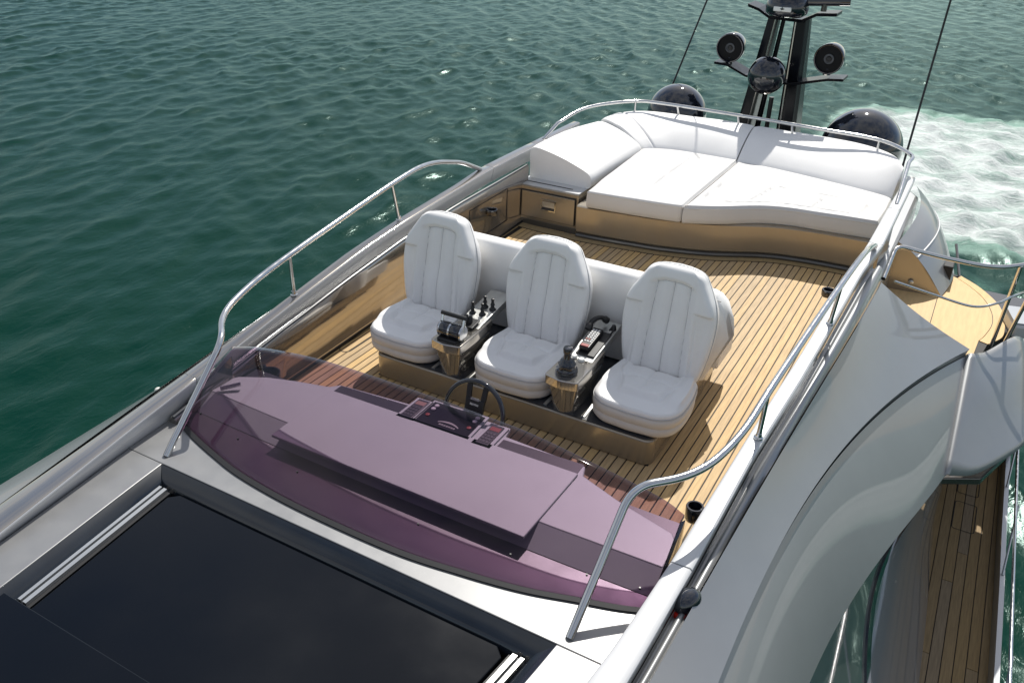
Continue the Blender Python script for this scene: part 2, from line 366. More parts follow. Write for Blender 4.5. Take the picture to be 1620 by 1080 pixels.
# inset hatch outline by the starboard wall
def ring_strip(pts, w, z0, z1):
    inn = []; c = np.mean(np.array(pts), 0)
    n = len(pts); b = MB(); V = []
    for i, p in enumerate(pts):
        a = Vector(pts[i - 1]); q = Vector(pts[(i + 1) % n]); t = (q - a).normalized(); V.append((p[0], p[1], z1)); V.append((p[0] - t.y * w, p[1] + t.x * w, z1))
    b.add(V, [(2 * i, 2 * ((i + 1) % n), 2 * ((i + 1) % n) + 1, 2 * i + 1) for i in range(n)]); return b
def rrect(x0_, x1_, y0_, y1_, r, n=6):
    P = []
    for cx, cy, a0 in ((x1_ - r, y1_ - r, 0), (x0_ + r, y1_ - r, 90), (x0_ + r, y0_ + r, 180), (x1_ - r, y0_ + r, 270)):
        for k in range(n + 1):
            a = math.radians(a0 + 90 * k / n); P.append((cx + r * math.cos(a), cy + r * math.sin(a)))
    return P
ring_strip(rrect(-1.385, -1.29, .12, 1.1, .045), .006, 0, .0025).build('hatch_seam', 'caulk', sole, 0)

# side walls of the cockpit (mirror-glossy), starboard and port, with the rail along their top
YS = np.linspace(-1.25, 3.05, 30)
for sgn, nm in ((-1, 'inner_wall'), (1, 'inner_wall')):
    R = []
    for y in YS:
        xb = interp(WALLX, y) + (.085 if sgn > 0 else 0); zt = interp(WALLZ, y) + (.04 if sgn < 0 else -.02); xt = xb - .006
        R.append([(sgn * (xb - .012), y, -.03), (sgn * (xb - .012), y, .035), (sgn * xb, y, .05), (sgn * (xb - .003), y, zt * .5), (sgn * xt, y, zt - .012), (sgn * (xt + .008), y, zt),
                  (sgn * (xt + .035), y, zt + .004), (sgn * (xt + .055), y, zt - .012), (sgn * (xt + .06), y, -.03)])
    w = MB().loft(R).build(nm, 'gloss_grey', yacht, 40)
    if sgn < 0:
        MB().loft([[(-(interp(WALLX, y) - .02), y, .001), (-(interp(WALLX, y) - .02), y, .022), (-(interp(WALLX, y) + .01), y, .024), (-(interp(WALLX, y) + .01), y, .001)] for y in YS]).build('skirting', 'black_rubber', w, 0)
        tb = MB().tube([(-(interp(WALLX, y) + .01), y, interp(WALLZ, y) + .045) for y in YS], .011, 8).build('edge_rail', 'dark_trim', w, 40)
        # recessed door outline of a wall locker
        def wp(y, z, d=.0): return (-(interp(WALLX, y) - .006), y, z)
        for a, b in (((1.95, .42), (2.62, .42)), ((2.62, .42), (2.62, .12)), ((2.62, .12), (1.95, .12)), ((1.95, .12), (1.95, .42))):
            MB().tube([wp(a[0] + (b[0] - a[0]) * k / 6, a[1] + (b[1] - a[1]) * k / 6) for k in range(7)], .0035, 6).build('door_seam', 'caulk', w, 0)

# coaming caps: hollow beams standing clear of the wall; three lengths a side
def cap_ring(s, y):
    xi, xo, z = interp(CAPI, y), interp(CAPO, y), interp(CAPZ, y); h = .115 + .03 * sstep(-1.0, .3, y)
    if y < -1.02: h = z - .185
    return [(s * (xi + .004), y, z - .004), (s * (xi + .012), y, z), (s * (xo - .010), y, z + .002), (s * xo, y, z - .006), (s * (xo - .004), y, z - .07), (s * (xo - .03), y, z - h + .01), (s * (xi + .035), y, z - h), (s * (xi + .012), y, z - h * .5), (s * xi, y, z - .014)]
for s in (-1, 1):
    for a, b in ((-3.2, -1.024), (-1.018, 2.545), (2.552, 3.40), (3.406, 4.36)):
        MB().loft([cap_ring(s, y) for y in np.linspace(a, b, max(4, int((b - a) / .12)))]).build('coaming_cap', 'cap_paint', yacht, 50, bevel=.002)
        cp = COL.objects[-1]; cp.data.materials.append(MATS['gloss_grey'])
        for p in cp.data.polygons:
            if p.normal.x * s < -.5 or p.normal.z < -.6: p.material_index = 1

# silver flanks outside the caps: moulding, upper flank, groove, lower bulge
T_ = [(1.745, 2.30, .45), (1.72, 1.60, .46), (1.695, 1.05, .45), (1.65, .28, .42), (1.61, -.38, .395), (1.575, -.94, .355), (1.55, -1.39, .305), (1.50, -2.3, .23), (1.42, -3.2, .15)]
C_ = [(2.415, 2.59, -.05), (2.157, 1.79, .05), (2.025, 1.32, .10), (1.917, .79, .14), (1.857, .375, .17), (1.81, -.06, .19), (1.76, -.47, .20), (1.75, -.77, .20), (1.749, -1.09, .19), (1.756, -1.345, .17), (1.77, -2.1, .12), (1.75, -3.2, .05)]
L_ = [(2.45, 1.58, -.50), (2.387, 1.18, -.47), (2.237, .56, -.42), (2.143, .09, -.38), (2.08, -.34, -.34), (2.05, -.73, -.30), (2.05, -1.3, -.27), (2.04, -2.2, -.25), (2.0, -3.2, -.25)]
D_ = [(2.57, 3.4, -1.9), (2.61, 2.6, -1.9), (2.66, 1.75, -1.9), (2.69, .9, -1.9), (2.72, .2, -1.9), (2.74, -1.0, -1.9), (2.74, -3.2, -1.9)]
def at_y(P, y):                                # point of a lengthwise curve at a given station y
    Q = cr(P, 12); ys = [q[1] for q in Q][::-1]
    return Vector((float(np.interp(y, ys, [q[0] for q in Q][::-1])), y, float(np.interp(y, ys, [q[2] for q in Q][::-1]))))
def fair(P, dx, dz):                          # fair a lengthwise line so that its skin has no lumps
    ys = np.array([p[1] for p in P]); fx = np.polyfit(ys, [p[0] for p in P], dx); fz = np.polyfit(ys, [p[2] for p in P], dz)
    y = np.linspace(ys[0], ys[-1], len(P) * 2); return [(float(np.polyval(fx, q)), float(q), float(np.polyval(fz, q))) for q in y]
C_ = fair(C_, 5, 4); L_ = fair(L_, 4, 3); T_ = fair(T_, 4, 4)
def bulge(t):
    S = at(C_, t) + Vector((-.010, -.015, -.05)); E = at(L_, t)
    ctrl = Vector((S.x + (E.x - S.x) * .535, S.y + (E.y - S.y) * .47, S.z + (E.z - S.z) * .42))
    return [S * (1 - v) ** 2 + ctrl * 2 * v * (1 - v) + E * v * v for v in [j / 20 for j in range(21)]]
def flank(s):
    n = 56; Rm, R1, R2, R2b = [], [], [], []
    for i in range(n):
        t = i / (n - 1)
        y = 2.30 - 5.5 * t; T = at_y(T_, y); xo = interp(CAPO, y); z = interp(CAPZ, y)
        k = max(T.x - xo, .05); dz = z - T.z
        sec = [(xo + .003, z - .055), (xo + .006, z - .09), (xo + k * .22, z - .092), (xo + k * .34, z - .07), (xo + k * .5, z - .062), (xo + k * .68, z - .066), (xo + k * .85, z - .085), (T.x - .008, T.z - .028)]
        Rm.append([(s * a, y, b) for a, b in sec])
        # upper flank runs from the moulding to the groove
        A = at(T_, t) + Vector((0, 0, -.02)); Cc = at(C_, t); q = []
        for j in range(15):
            v = j / 14; p = A.lerp(Cc, v); bow = math.sin(PI * v) * (.045 * (1 - t) - .018) ; p = p + Vector((-.6 * bow, 0, -bow * .6))
            q.append((s * p.x, p.y, p.z))
        S = at(C_, t) + Vector((-.010, -.015, -.05)); E = at(L_, t); mid = (Cc + S) / 2 + Vector((-.02, -.03, -.045))
        q.append((s * (Cc.x - .008), Cc.y, Cc.z - .015)); q.append((s * mid.x, mid.y, mid.z)); q.append((s * S.x, S.y - .002, S.z - .002)); R1.append(q)
        # lower bulge
        q = [(s * p.x, p.y, p.z) for p in bulge(t)]
        q.append((s * (E.x - .012), E.y, E.z - .012)); q.append((s * (E.x - .06), E.y, E.z - .005)); R2.append(q)
    MB().loft(Rm, False, False).build('coaming_moulding', 'silver_paint', yacht, 60)
    MB().loft(R1, False, False).build('upper_flank', 'silver_paint', yacht, 60)
    MB().loft(R2, False, False).build('lower_flank', 'silver_paint', yacht, 60)
    # cabin side below the flank: glass forward, painted panel aft
    G, W, Fm = [], [], []
    for i in range(40):
        t = i / 39; E = at(L_, t) + Vector((-.03, 0, -.005)); D = at(D_, t); fr = .02 + .62 * sstep(.12, .75, t)
        def pt(v): p = E.lerp(D, v); return (s * (p.x + .03 * math.sin(PI * v)), p.y, p.z)
        G.append([pt(fr * v / 6) for v in range(7)]); W.append([pt(fr + .035 + (1 - fr - .035) * v / 8) for v in range(9)])
        a, b = Vector(pt(fr)), Vector(pt(fr + .035)); o_ = Vector((s * .012, 0, .004)); Fm.append([a, a + o_, b + o_, b])
    MB().loft(G, False, False).build('side_window', 'cabin_glass', yacht, 60)
    MB().loft(W, False, False).build('cabin_side', 'cabin_paint', yacht, 60)
    MB().loft(Fm).build('window_frame', 'black_gloss', yacht, 60)
    # wing panel that carries the flank out to the bulwark
    cols = []
    e0 = [tuple(p) for p in bulge(0)][::4]
    e0 = [bulge(0)[int(k)] for k in np.linspace(0, 20, 16)]
    cols.append([tuple(p + Vector((-.004, -.004, -.012))) for p in e0])
    cols.append([tuple(p + Vector((.012, .008, .008))) for p in e0])
    cols.append([tuple(p + Vector((.045, .04, .012 - .02 * k / 15))) for k, p in enumerate(e0)])
    cols.append(cr([(2.53, 2.80, -.135), (2.60, 2.52, -.25), (2.635, 2.18, -.42), (2.64, 1.80, -.56)], 5))
    cols.append(cr([(2.66, 3.16, -.17), (2.75, 2.90, -.28), (2.82, 2.58, -.46), (2.845, 2.22, -.59)], 5))
    cols.append(cr([(2.75, 3.38, -.22), (2.85, 3.12, -.34), (2.925, 2.82, -.52), (2.95, 2.50, -.62)], 5))
    cols.append(cr([(2.93, 3.62, -.38), (3.03, 3.4, -.54), (3.09, 3.1, -.75), (3.12, 2.9, -.9)], 5))
    sm = []
    for j in range(len(cols[0])): sm.append(cr([c[j] for c in cols], 5))
    MB().loft([[(s * p[0], p[1], p[2]) for p in r] for r in sm], False, False).build('wing_panel', 'silver_paint', yacht, 60, solid=.012 * s)
for s in (1, -1): flank(s)
MB().prism([(2.3, 1.9), (2.72, 2.15), (2.98, 2.9), (2.98, 4.0), (2.3, 4.0)], -.86, -.80).build('shade_slab', 'dark_panel', yacht, 0, bevel=.01)  # unseen slab added under the wing panel to shade the side deck

# forward roof with the sunroof let into it
ROOFZ = .20
def roof_x(y): return interp(CAPI, y) + .02
FRX = [(-3.2, .965), (-2.47, 1.03), (-1.55, 1.136)]
def frx(y): return interp(FRX, y)
R = []
for s in (-1, 1):
    q = [(s * frx(y), y) for y in np.linspace(-3.2, -1.53, 12)] + [(s * roof_x(y), y) for y in np.linspace(-1.53, -3.2, 12)]
    b = MB().prism(q, ROOFZ - .03, ROOFZ); b.build('roof_side', 'roof_paint', yacht, 0, bevel=.004)
MB().prism([(-1.395, -1.527), (1.395, -1.527), (1.44, -.98), (-1.44, -.98)], ROOFZ - .03, ROOFZ).build('roof_aft_panel', 'roof_paint', yacht, 0, bevel=.004)
sr = MB().box((0, -2.4, .05), (2.5, 1.9, .02)).build('sunroof', 'dark_inside', yacht, 0)
# dark bevelled surround
def bev(path_out, path_in, zo, zi):
    return MB().loft([[(a[0], a[1], zo), (a[0] * .3 + b[0] * .7, a[1] * .3 + b[1] * .7, zo - (zo - zi) * .45), (b[0], b[1], zi), (b[0], b[1], zi - .03), (a[0], a[1], zi - .03)] for a, b in zip(path_out, path_in)])
ya, yb = -1.532, -1.615
for s in (-1, 1):
    ysr = np.linspace(yb, -3.2, 12)
    bev([(s * frx(min(y + .08, ya)), y + .08 if k == 0 else y) for k, y in enumerate(ysr)], [(s * (frx(y) - .075), y) for y in ysr], ROOFZ - .002, .145).build('surround', 'black_bevel', sr, 40)
bev([(x * 1.0, ya) for x in np.linspace(-1.136, 1.136, 10)], [(x * .945, yb) for x in np.linspace(-1.136, 1.136, 10)], ROOFZ - .002, .135).build('surround', 'black_bevel', sr, 40)
gl = [(-frx(y) + .165, y) for y in np.linspace(-3.2, -1.66, 8)] + [(-.955 + .04, -1.618)] + [(.955 - .04, -1.618)] + [(frx(y) - .165, y) for y in np.linspace(-1.66, -3.2, 8)]
MB().prism(gl[::-1], .115, .150).build('glass_panel', 'black_glass', sr, 0, bevel=.005)
# forward sliding panel, one step higher
MB().prism([(-.94, -3.2), (.94, -3.2), (1.0, -2.47), (-1.0, -2.47)], .165, .192).build('glass_panel', 'black_glass', sr, 0, bevel=.004)
for s in (-1, 1):
    ysr = np.linspace(-1.63, -2.45, 8)
    for k, (d0, d1, zt, mm) in enumerate(((.080, .098, .164, 'aluminium'), (.098, .112, .150, 'dark_trim'), (.112, .134, .164, 'aluminium'), (.134, .152, .146, 'black_rubber'))):
        MB().loft([[(s * (frx(y) - d0), y, .11), (s * (frx(y) - d0), y, zt), (s * (frx(y) - d1), y, zt), (s * (frx(y) - d1), y, .11)] for y in ysr]).build('slide_track', mm, sr, 0)

# aft platform beside the sun deck, wing behind it
PLZ = -.60
pl = MB().prism([(1.6, 2.9), (2.45, 2.9), (2.60, 3.95), (2.70, 4.15), (2.715, 4.38), (2.70, 4.62), (2.65, 4.85), (2.56, 5.05), (2.43, 5.25), (2.27, 5.42), (1.6, 5.6)], PLZ - .08, PLZ - .004).build('aft_platform', 'caulk', yacht, 0)
inner = [(2.535, 3.98), (2.575, 4.12), (2.615, 4.36), (2.61, 4.58), (2.565, 4.80), (2.49, 5.0), (2.38, 5.18), (2.25, 5.34)]
ic = cr([(a, b, 0) for a, b in inner], 5)
MB().prism([(2.125, 2.9), (2.45, 2.9)] + [(p[0] - .006, p[1]) for p in ic] + [(2.125, 5.42)], PLZ - .004, PLZ + .003).build('teak_panel', 'teak_new', pl, 0)
MB().prism([(1.6, 2.9), (2.118, 2.9), (2.118, 5.42), (1.6, 5.6)], PLZ - .004, PLZ + .003).build('teak_panel', 'teak_new', pl, 0)
oc = cr([(2.60, 3.95, 0), (2.70, 4.15, 0), (2.715, 4.38, 0), (2.70, 4.62, 0), (2.65, 4.85, 0), (2.56, 5.05, 0), (2.43, 5.25, 0), (2.27, 5.42, 0)], 5)
for a, b in ((0, 12), (12, 24), (24, 35)):
    i_, o_ = ic[a:b + 1], oc[a:b + 1]
    MB().prism([(p[0] + .003, p[1] + .003) for p in o_] + [(p[0], p[1] + .002) for p in i_][::-1], PLZ - .004, PLZ + .003).build('margin_plank', 'teak_new', pl, 0)
# wing: convex silver skin between a triangular front face and the stern
fr_ = [(1.66, 4.72, -.12), (1.80, 4.73, -.20), (1.97, 4.74, -.36), (2.15, 4.76, -.59)]
re_ = [(1.59, 6.6, -.10), (1.79, 6.4, -.22), (1.95, 6.2, -.42), (2.06, 6.0, -.64)]
fa_, ra_ = cr(fr_, 6), cr(re_, 6)
rows = []
for k in range(13):
    t = k / 12; rows.append([tuple(Vector(a).lerp(Vector(b), t) + Vector((.10 * math.sin(PI * t), 0, .05 * math.sin(PI * t)))) for a, b in zip(fa_, ra_)])
w = MB().loft(rows, False, False).build('stern_wing', 'silver_paint', yacht, 60)
MB().add(list(fa_) + [(1.66, 4.70, PLZ)], [tuple(range(len(fa_) + 1))]).build('wing_front', 'bronze_grey', w, 0)
MB().tube([Vector(r[8]) + Vector((.004, 0, .006)) for r in rows], .008, 6).build('crease_trim', 'cap_paint', w, 40)
MB().lathe([(0, 0), (.022, 0), (.025, .004), (.016, .01), (0, .01)], 16, Matrix.Translation((1.86, 4.70, -.49)) @ Matrix.Rotation(PI / 2, 4, 'X')).build('courtesy_lamp', 'aluminium', w, 40)
MB().tube([(2.26, 5.40, PLZ), (2.15, 5.6, -.34)], .014, 8).build('strut', 'gloss_grey', w, 40)
MB().box((2.14, 5.2, -.50), (.09, .22, .2)).build('vent_box', 'dark_inside', w, 0, bevel=.01)
# stern slab below: closes the fly overhang
MB().prism([(-1.7, 2.8), (1.66, 2.8), (1.66, 6.4), (1.4, 6.9), (-1.4, 6.9), (-1.7, 6.4)], -.62, -.16).build('fly_overhang', 'silver_paint', yacht, 0, bevel=.04)
MB().prism([(-1.56, 3.75), (1.54, 3.75), (1.6, 4.4), (1.45, 5.2), (0.9, 5.5), (-0.9, 5.5), (-1.45, 5.2), (-1.6, 4.4)], -.16, .33).build('sun_deck_core', 'silver_paint', yacht, 0, bevel=.03)
MB().prism([(-1.3, 5.2), (1.3, 5.2), (1.35, 6.2), (1.0, 6.5), (-1.0, 6.5), (-1.35, 6.2)], -.17, .22).build('mast_deck', 'dark_panel', yacht, 0, bevel=.03)

# side deck to port with its own planks, bulwark and cabin bulkhead
sd = MB().prism([(2.5, -3.2), (3.12, -3.2), (3.10, 5.2), (2.4, 5.2)], -1.97, -1.906).build('side_deck', 'caulk', yacht, 0)
pm2 = plank_mesh(.073, 4.55, .012); pm2.materials.append(MATS['teak_shaded'])
pm3 = plank_mesh(.073, 3.8, .012); pm3.materials.append(MATS['teak_shaded'])
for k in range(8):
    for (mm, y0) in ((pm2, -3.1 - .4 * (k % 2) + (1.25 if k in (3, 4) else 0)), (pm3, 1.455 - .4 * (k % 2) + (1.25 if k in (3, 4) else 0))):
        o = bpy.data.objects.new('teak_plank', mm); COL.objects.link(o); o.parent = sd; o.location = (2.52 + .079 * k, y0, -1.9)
for y in (3.0, 3.55):
    ring_strip(rrect(2.72, 2.90, y, y + .42, .03), .007, 0, -1.8965).build('hatch_seam', 'caulk', sd, 0)
bw = MB().loft([[(x, y, -2.0), (x + .014, y, -1.80), (x + .020, y, -1.785), (x + .055, y, -1.785), (x + .06, y, -1.80), (x + .03, y, -2.1)] for y, x in ((-3.2, 3.12), (-1, 3.11), (1, 3.09), (2.3, 3.075), (3, 3.06), (4.2, 3.045), (6, 3.0))]).build('bulwark', 'hull_paint', yacht, 40)
MB().box((2.80, 4.75, -1.25), (.62, .9, 1.3)).build('stair_bulkhead', 'dark_panel', yacht, 0, bevel=.03)
MB().box((2.52, 4.2, -1.3), (.12, 1.6, 1.2)).build('bulkhead_wing', 'dark_panel', yacht, 0, bevel=.03)

# sun pad base with its sinuous front, and the locker at its starboard end
R = []
for p in fc:
    R.append([(p[0], p[1] + .6, .312), (p[0], p[1] + .6, .0), (p[0], p[1] + .035, .0), (p[0], p[1] + .03, .045), (p[0], p[1] + .002, .06), (p[0], p[1] - .004, .16), (p[0], p[1] - .012, .295), (p[0], p[1] + .01, .308)])
spb = MB().loft([r for r in R if -.93 < r[0][0] < 1.56]).build('sun_pad_base', 'bronze_grey', yacht, 45)
MB().tube([(p[0], p[1] + .016, .022) for p in fc if -.93 < p[0] < 1.56], .021, 8).build('kick_strip', 'kick_grey', spb, 40)
lk = MB().prism([(-1.548, 2.925), (-.915, 2.935), (-.915, 3.6), (-1.56, 3.6)], 0.0, .372).build('locker', 'bronze_grey', yacht, 0, bevel=.008)
MB().box((-1.235, 2.926, .025), (.63, .012, .05)).build('kick_strip', 'kick_grey', lk, 0)
MB().prism([(-1.545, 2.935), (-.918, 2.945), (-.918, 3.6), (-1.557, 3.6)], .372, .378).build('lid', 'cap_paint', lk, 0, bevel=.002)
lf = MB().box((-1.21, 2.923, .205), (.55, .012, .255)).build('drawer_gap', 'caulk', lk, 0)
MB().box((-1.21, 2.916, .205), (.538, .014, .243)).build('drawer_front', 'bronze_grey', lk, 0, bevel=.002)
MB().box((-1.20, 2.9075, .225), (.15, .006, .10)).build('pull_recess', 'dark_trim', lk, 0)
MB().box((-1.20, 2.905, .235), (.125, .006, .055)).build('pull_plate', 'aluminium', lk, 0)
for zz_, xx_, dx_, dz_ in ((.272, -1.2, .15, .008), (.178, -1.2, .15, .008), (.225, -1.271, .008, .094), (.225, -1.129, .008, .094)):
    MB().box((xx_, 2.903, zz_), (dx_, .008, dz_)).build('pull_rim', 'steel', lk, 0)
MB().box((-1.27, 3.03, .379), (.50, .012, .004)).build('lid_seam', 'caulk', lk, 0)

# ------------------------------------------------------------------ upholstery
def cushion(outline, z0, z1, hf=None, er=.03, rings=26, side=None):
    """closed pad: outline (ccw), rounded top edge, top height hf(x, y)"""
    P = [Vector((p[0], p[1], 0)) for p in outline]; n = len(P); c = sum(P, Vector()) / n
    nor = []
    for i in range(n):
        t = (P[(i + 1) % n] - P[i - 1]).normalized(); nor.append(Vector((t.y, -t.x, 0)))
    b = MB(); R = []
    h = z1 - z0
    prof = side or [(-.012, 0), (0, .012), (.004, h * .35), (.004, h * .6)]
    for d, dz in prof: R.append([P[i] + nor[i] * d + Vector((0, 0, z0 + dz)) for i in range(n)])
    for k in range(1, 7):
        a = PI / 2 * k / 6; R.append([P[i] - nor[i] * er * (1 - math.cos(a)) + Vector((0, 0, z1 - er + er * math.sin(a))) for i in range(n)])
    base = R[-1]
    for k in range(1, rings):
        f = 1 - (k / rings)
        R.append([Vector((c.x + (p.x - c.x) * f, c.y + (p.y - c.y) * f, z1)) for p in base])
    for r in R[len(prof) + 4:]:
        for p in r:
            if hf: p.z += hf(p.x, p.y)
    b.loft(R, True, True); return b
def seg_d(x, y, a, b):
    dx, dy = b[0] - a[0], b[1] - a[1]; t = max(0, min(1, ((x - a[0]) * dx + (y - a[1]) * dy) / (dx * dx + dy * dy))); return math.hypot(x - a[0] - t * dx, y - a[1] - t * dy)
def resample(P, n):
    P = [np.array(p[:2], float) for p in P]; P.append(P[0]); d = [0]
    for a, b in zip(P[:-1], P[1:]): d.append(d[-1] + np.linalg.norm(b - a))
    s = np.linspace(0, d[-1], n, endpoint=False); A = np.array(P)
    return list(zip(np.interp(s, d, A[:, 0]), np.interp(s, d, A[:, 1])))
def wob(x, y, s, a): return a * noise.noise(Vector((x * s, y * s, 1.7)))

# mattress, starboard half
mf = [(-.845, 2.925), (-.5, 2.955), (-.2, 2.99), (.012, 3.022)]
ol = fillet([(-.845, 2.925, 0), (-.5, 2.955, 0), (-.2, 2.99, 0), (.012, 3.022, 0), (.03, 4.62, 0), (-.6, 4.62, 0), (-.93, 4.45, 0), (-.88, 3.4, 0), (-.845, 2.925, 0)], .04)
ol = resample([(p.x + (2.096 - p.x) * .018, p.y - .085) for p in ol][:-1], 260)
def hfL(x, y):
    x -= (2.096 - x) * .018; y += .085
    g = math.exp(-(seg_d(x, y, (-.41, 3.4), (-.41, 4.5)) / .012) ** 2) * .009
    return .008 * min(1, max(0, (y - 2.95) / .3)) - g + wob(x, y, 2.5, .004)
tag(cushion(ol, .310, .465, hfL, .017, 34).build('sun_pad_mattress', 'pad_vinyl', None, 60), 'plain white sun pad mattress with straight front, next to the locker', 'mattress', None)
def pad_piping(outl, z, par):
    MB().tube([(x_, y_, z) for x_, y_ in outl] + [(outl[0][0], outl[0][1], z)], .0045, 6, False).build('piping', 'vinyl_shade', par, 60)
pad_piping(ol, .449, bpy.data.objects['sun_pad_mattress'])
# mattress, port half, S-shaped front and stitched panels
pf = cr([(.022, 3.022, 0), (.30, 3.17, 0), (.60, 3.385, 0), (.85, 3.475, 0), (1.11, 3.50, 0), (1.535, 3.545, 0)], 8)
orr = [(p[0], p[1]) for p in pf] + [(1.55, 3.9), (1.545, 4.40), (1.0, 4.55), (.04, 4.64)]
orr = resample([(x_ + (2.096 - x_) * .018, y_ - .085) for x_, y_ in orr], 300)
SEAM = [((.12, 3.98), (.55, 4.02)), ((.55, 4.02), (1.02, 4.02)), ((1.02, 4.02), (1.40, 3.99)), ((.55, 4.02), (.47, 3.52)), ((1.02, 4.02), (.98, 3.62)), ((1.40, 3.99), (1.37, 3.66)), ((.08, 3.27), (.33, 3.38)), ((.33, 3.38), (.62, 3.56)), ((.62, 3.56), (.98, 3.63)), ((.98, 3.63), (1.39, 3.66)), ((.12, 3.98), (.08, 3.27))]
def hfR(x, y):
    x -= (2.096 - x) * .018; y += .085
    d = min(seg_d(x, y, a, b) for a, b in SEAM); g = math.exp(-(d / .011) ** 2) * .011
    return .010 * (1 - math.exp(-(d / .06) ** 2)) - g + wob(x, y, 2.2, .004) - .002
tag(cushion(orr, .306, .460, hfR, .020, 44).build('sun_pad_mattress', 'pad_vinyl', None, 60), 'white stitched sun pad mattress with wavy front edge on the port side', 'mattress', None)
pad_piping(orr, .441, bpy.data.objects['sun_pad_mattress.001'])
def tr_(p): return (p[0] + (2.096 - p[0]) * .018 / 1.018, p[1] - .085)
for a, b in SEAM:
    q_ = [tr_((a[0] + (b[0] - a[0]) * k / 10, a[1] + (b[1] - a[1]) * k / 10)) for k in range(11)]
    MB().tube([(x_, y_, .4605 + hfR(x_, y_)) for x_, y_ in q_], .0022, 5).build('seam', 'piping', bpy.data.objects['sun_pad_mattress.001'], 60)
q_ = [tr_((-.41, 3.4 + 1.1 * k / 20)) for k in range(21)]
MB().tube([(x_, y_, .4655 + hfL(x_, y_)) for x_, y_ in q_], .0022, 5).build('seam', 'piping', bpy.data.objects['sun_pad_mattress'], 60)

# bolster and back cushions: a wedge section swept round the pad
def wedge(toe, outer, n, prof, name, label, seams=(), drop=0.0):
    """toe / outer: matching lines; prof [(f, z)] from toe bottom over the crown to outer bottom"""
    R = []
    tq = [at(toe, i / (n - 1)) for i in range(n)]; oq = [at(outer, i / (n - 1)) for i in range(n)]
    for i in range(n):
        u = i / (n - 1); sh = 1.0
        e = min(u, 1 - u) * (n - 1); k = {0: .965, 1: .995}.get(int(round(e)), 1.0)
        dip = sum(math.exp(-((u - s_) / .008) ** 2) * .012 for s_ in seams)
        ring = []
        for f, z in prof:
            p = tq[i].lerp(oq[i], f); zz = .40 + (z - .40 - (drop if z < .46 else 0)) * k - dip * (1 if z > .46 else 0)
            zz += wob(p.x, p.y, 1.8, .006) if z > .46 else 0
            if k < 1: p = p.lerp(tq[i].lerp(oq[i], .5), (1 - k) * .5)
            ring.append((p.x, p.y, zz))
        R.append(ring)
    o = MB().loft(R).build(name, 'vinyl', None, 62); return tag(o, label, 'cushion', 'white cushions round the sun pad')
PROF_B = [(0.03, .405), (0.0, .43), (0.0, .47), (.02, .50), (.06, .522), (.14, .548), (.26, .578), (.40, .61), (.55, .638), (.70, .660), (.82, .674), (.90, .678), (.95, .674), (.985, .655), (1.0, .62), (1.0, .55), (1.0, .42), (.97, .405)]
PROF_A = [(0.03, .405), (0.0, .425), (0.0, .445), (.03, .47), (.10, .505), (.22, .553), (.36, .602), (.50, .643), (.64, .675), (.77, .695), (.87, .702), (.94, .696), (.985, .675), (1.0, .64), (1.0, .55), (1.0, .42), (.97, .405)]
wedge([(-.885, 3.13, 0), (-.89, 3.6, 0), (-.88, 3.95, 0), (-.857, 4.275, 0)], [(-1.535, 3.14, 0), (-1.535, 3.6, 0), (-1.50, 3.95, 0), (-1.395, 4.36, 0)], 36, PROF_B, 'side_bolster', 'white wedge bolster on the locker end of the sun pad', (), .028)
wedge([(-.85, 4.29, 0), (-.76, 4.375, 0), (-.57, 4.435, 0), (-.26, 4.445, 0), (.055, 4.435, 0)], [(-1.385, 4.38, 0), (-1.33, 4.72, 0), (-1.08, 4.97, 0), (-.5, 5.03, 0), (.05, 5.05, 0)], 60, PROF_A, 'back_cushion', 'white curved back cushion wrapping the corner below the mast', (.27,))
wedge([(.07, 4.435, 0), (.53, 4.385, 0), (1.02, 4.285, 0), (1.41, 4.185, 0), (1.545, 4.135, 0)], [(.065, 5.05, 0), (.6, 5.03, 0), (1.1, 4.95, 0), (1.43, 4.72, 0), (1.575, 4.32, 0)], 60, PROF_A, 'back_cushion', 'plain white back cushion in front of the larger black dome')

# ------------------------------------------------------------------ helm seats
plinth = thing('helm_plinth', (0, .5, 0), 'long low glossy grey plinth carrying the three helm seats', 'plinth')
def plinth_ring(k): 
    return None
pts = fillet([(-.955, .9, 0), (-.955, 0.0, 0), (.955, 0.0, 0), (.955, .9, 0)], .07, 6)
pp = [(p.x, p.y) for p in pts] + [(.93, 1.22), (-.93, 1.22)]
MB().prism(pp, 0.0, .165).build('plinth_body', 'bronze_grey', plinth, 40, bevel=.010, segs=3)
MB().prism([(p[0] * .985, p[1] * .97 + .014) for p in pp], .1652, .169).build('plinth_top', 'dark_trim', plinth, 0)
for xx in (-.52, -.27, .27, .515):
    MB().box((xx, .16, .172), (.022, .26, .008)).build('slide_rail', 'aluminium', plinth, 0)
MB().prism([(-.94, .01), (.94, .01), (.94, .03), (-.94, .03)], .001, .006).build('plinth_foot', 'black_rubber', plinth, 0)

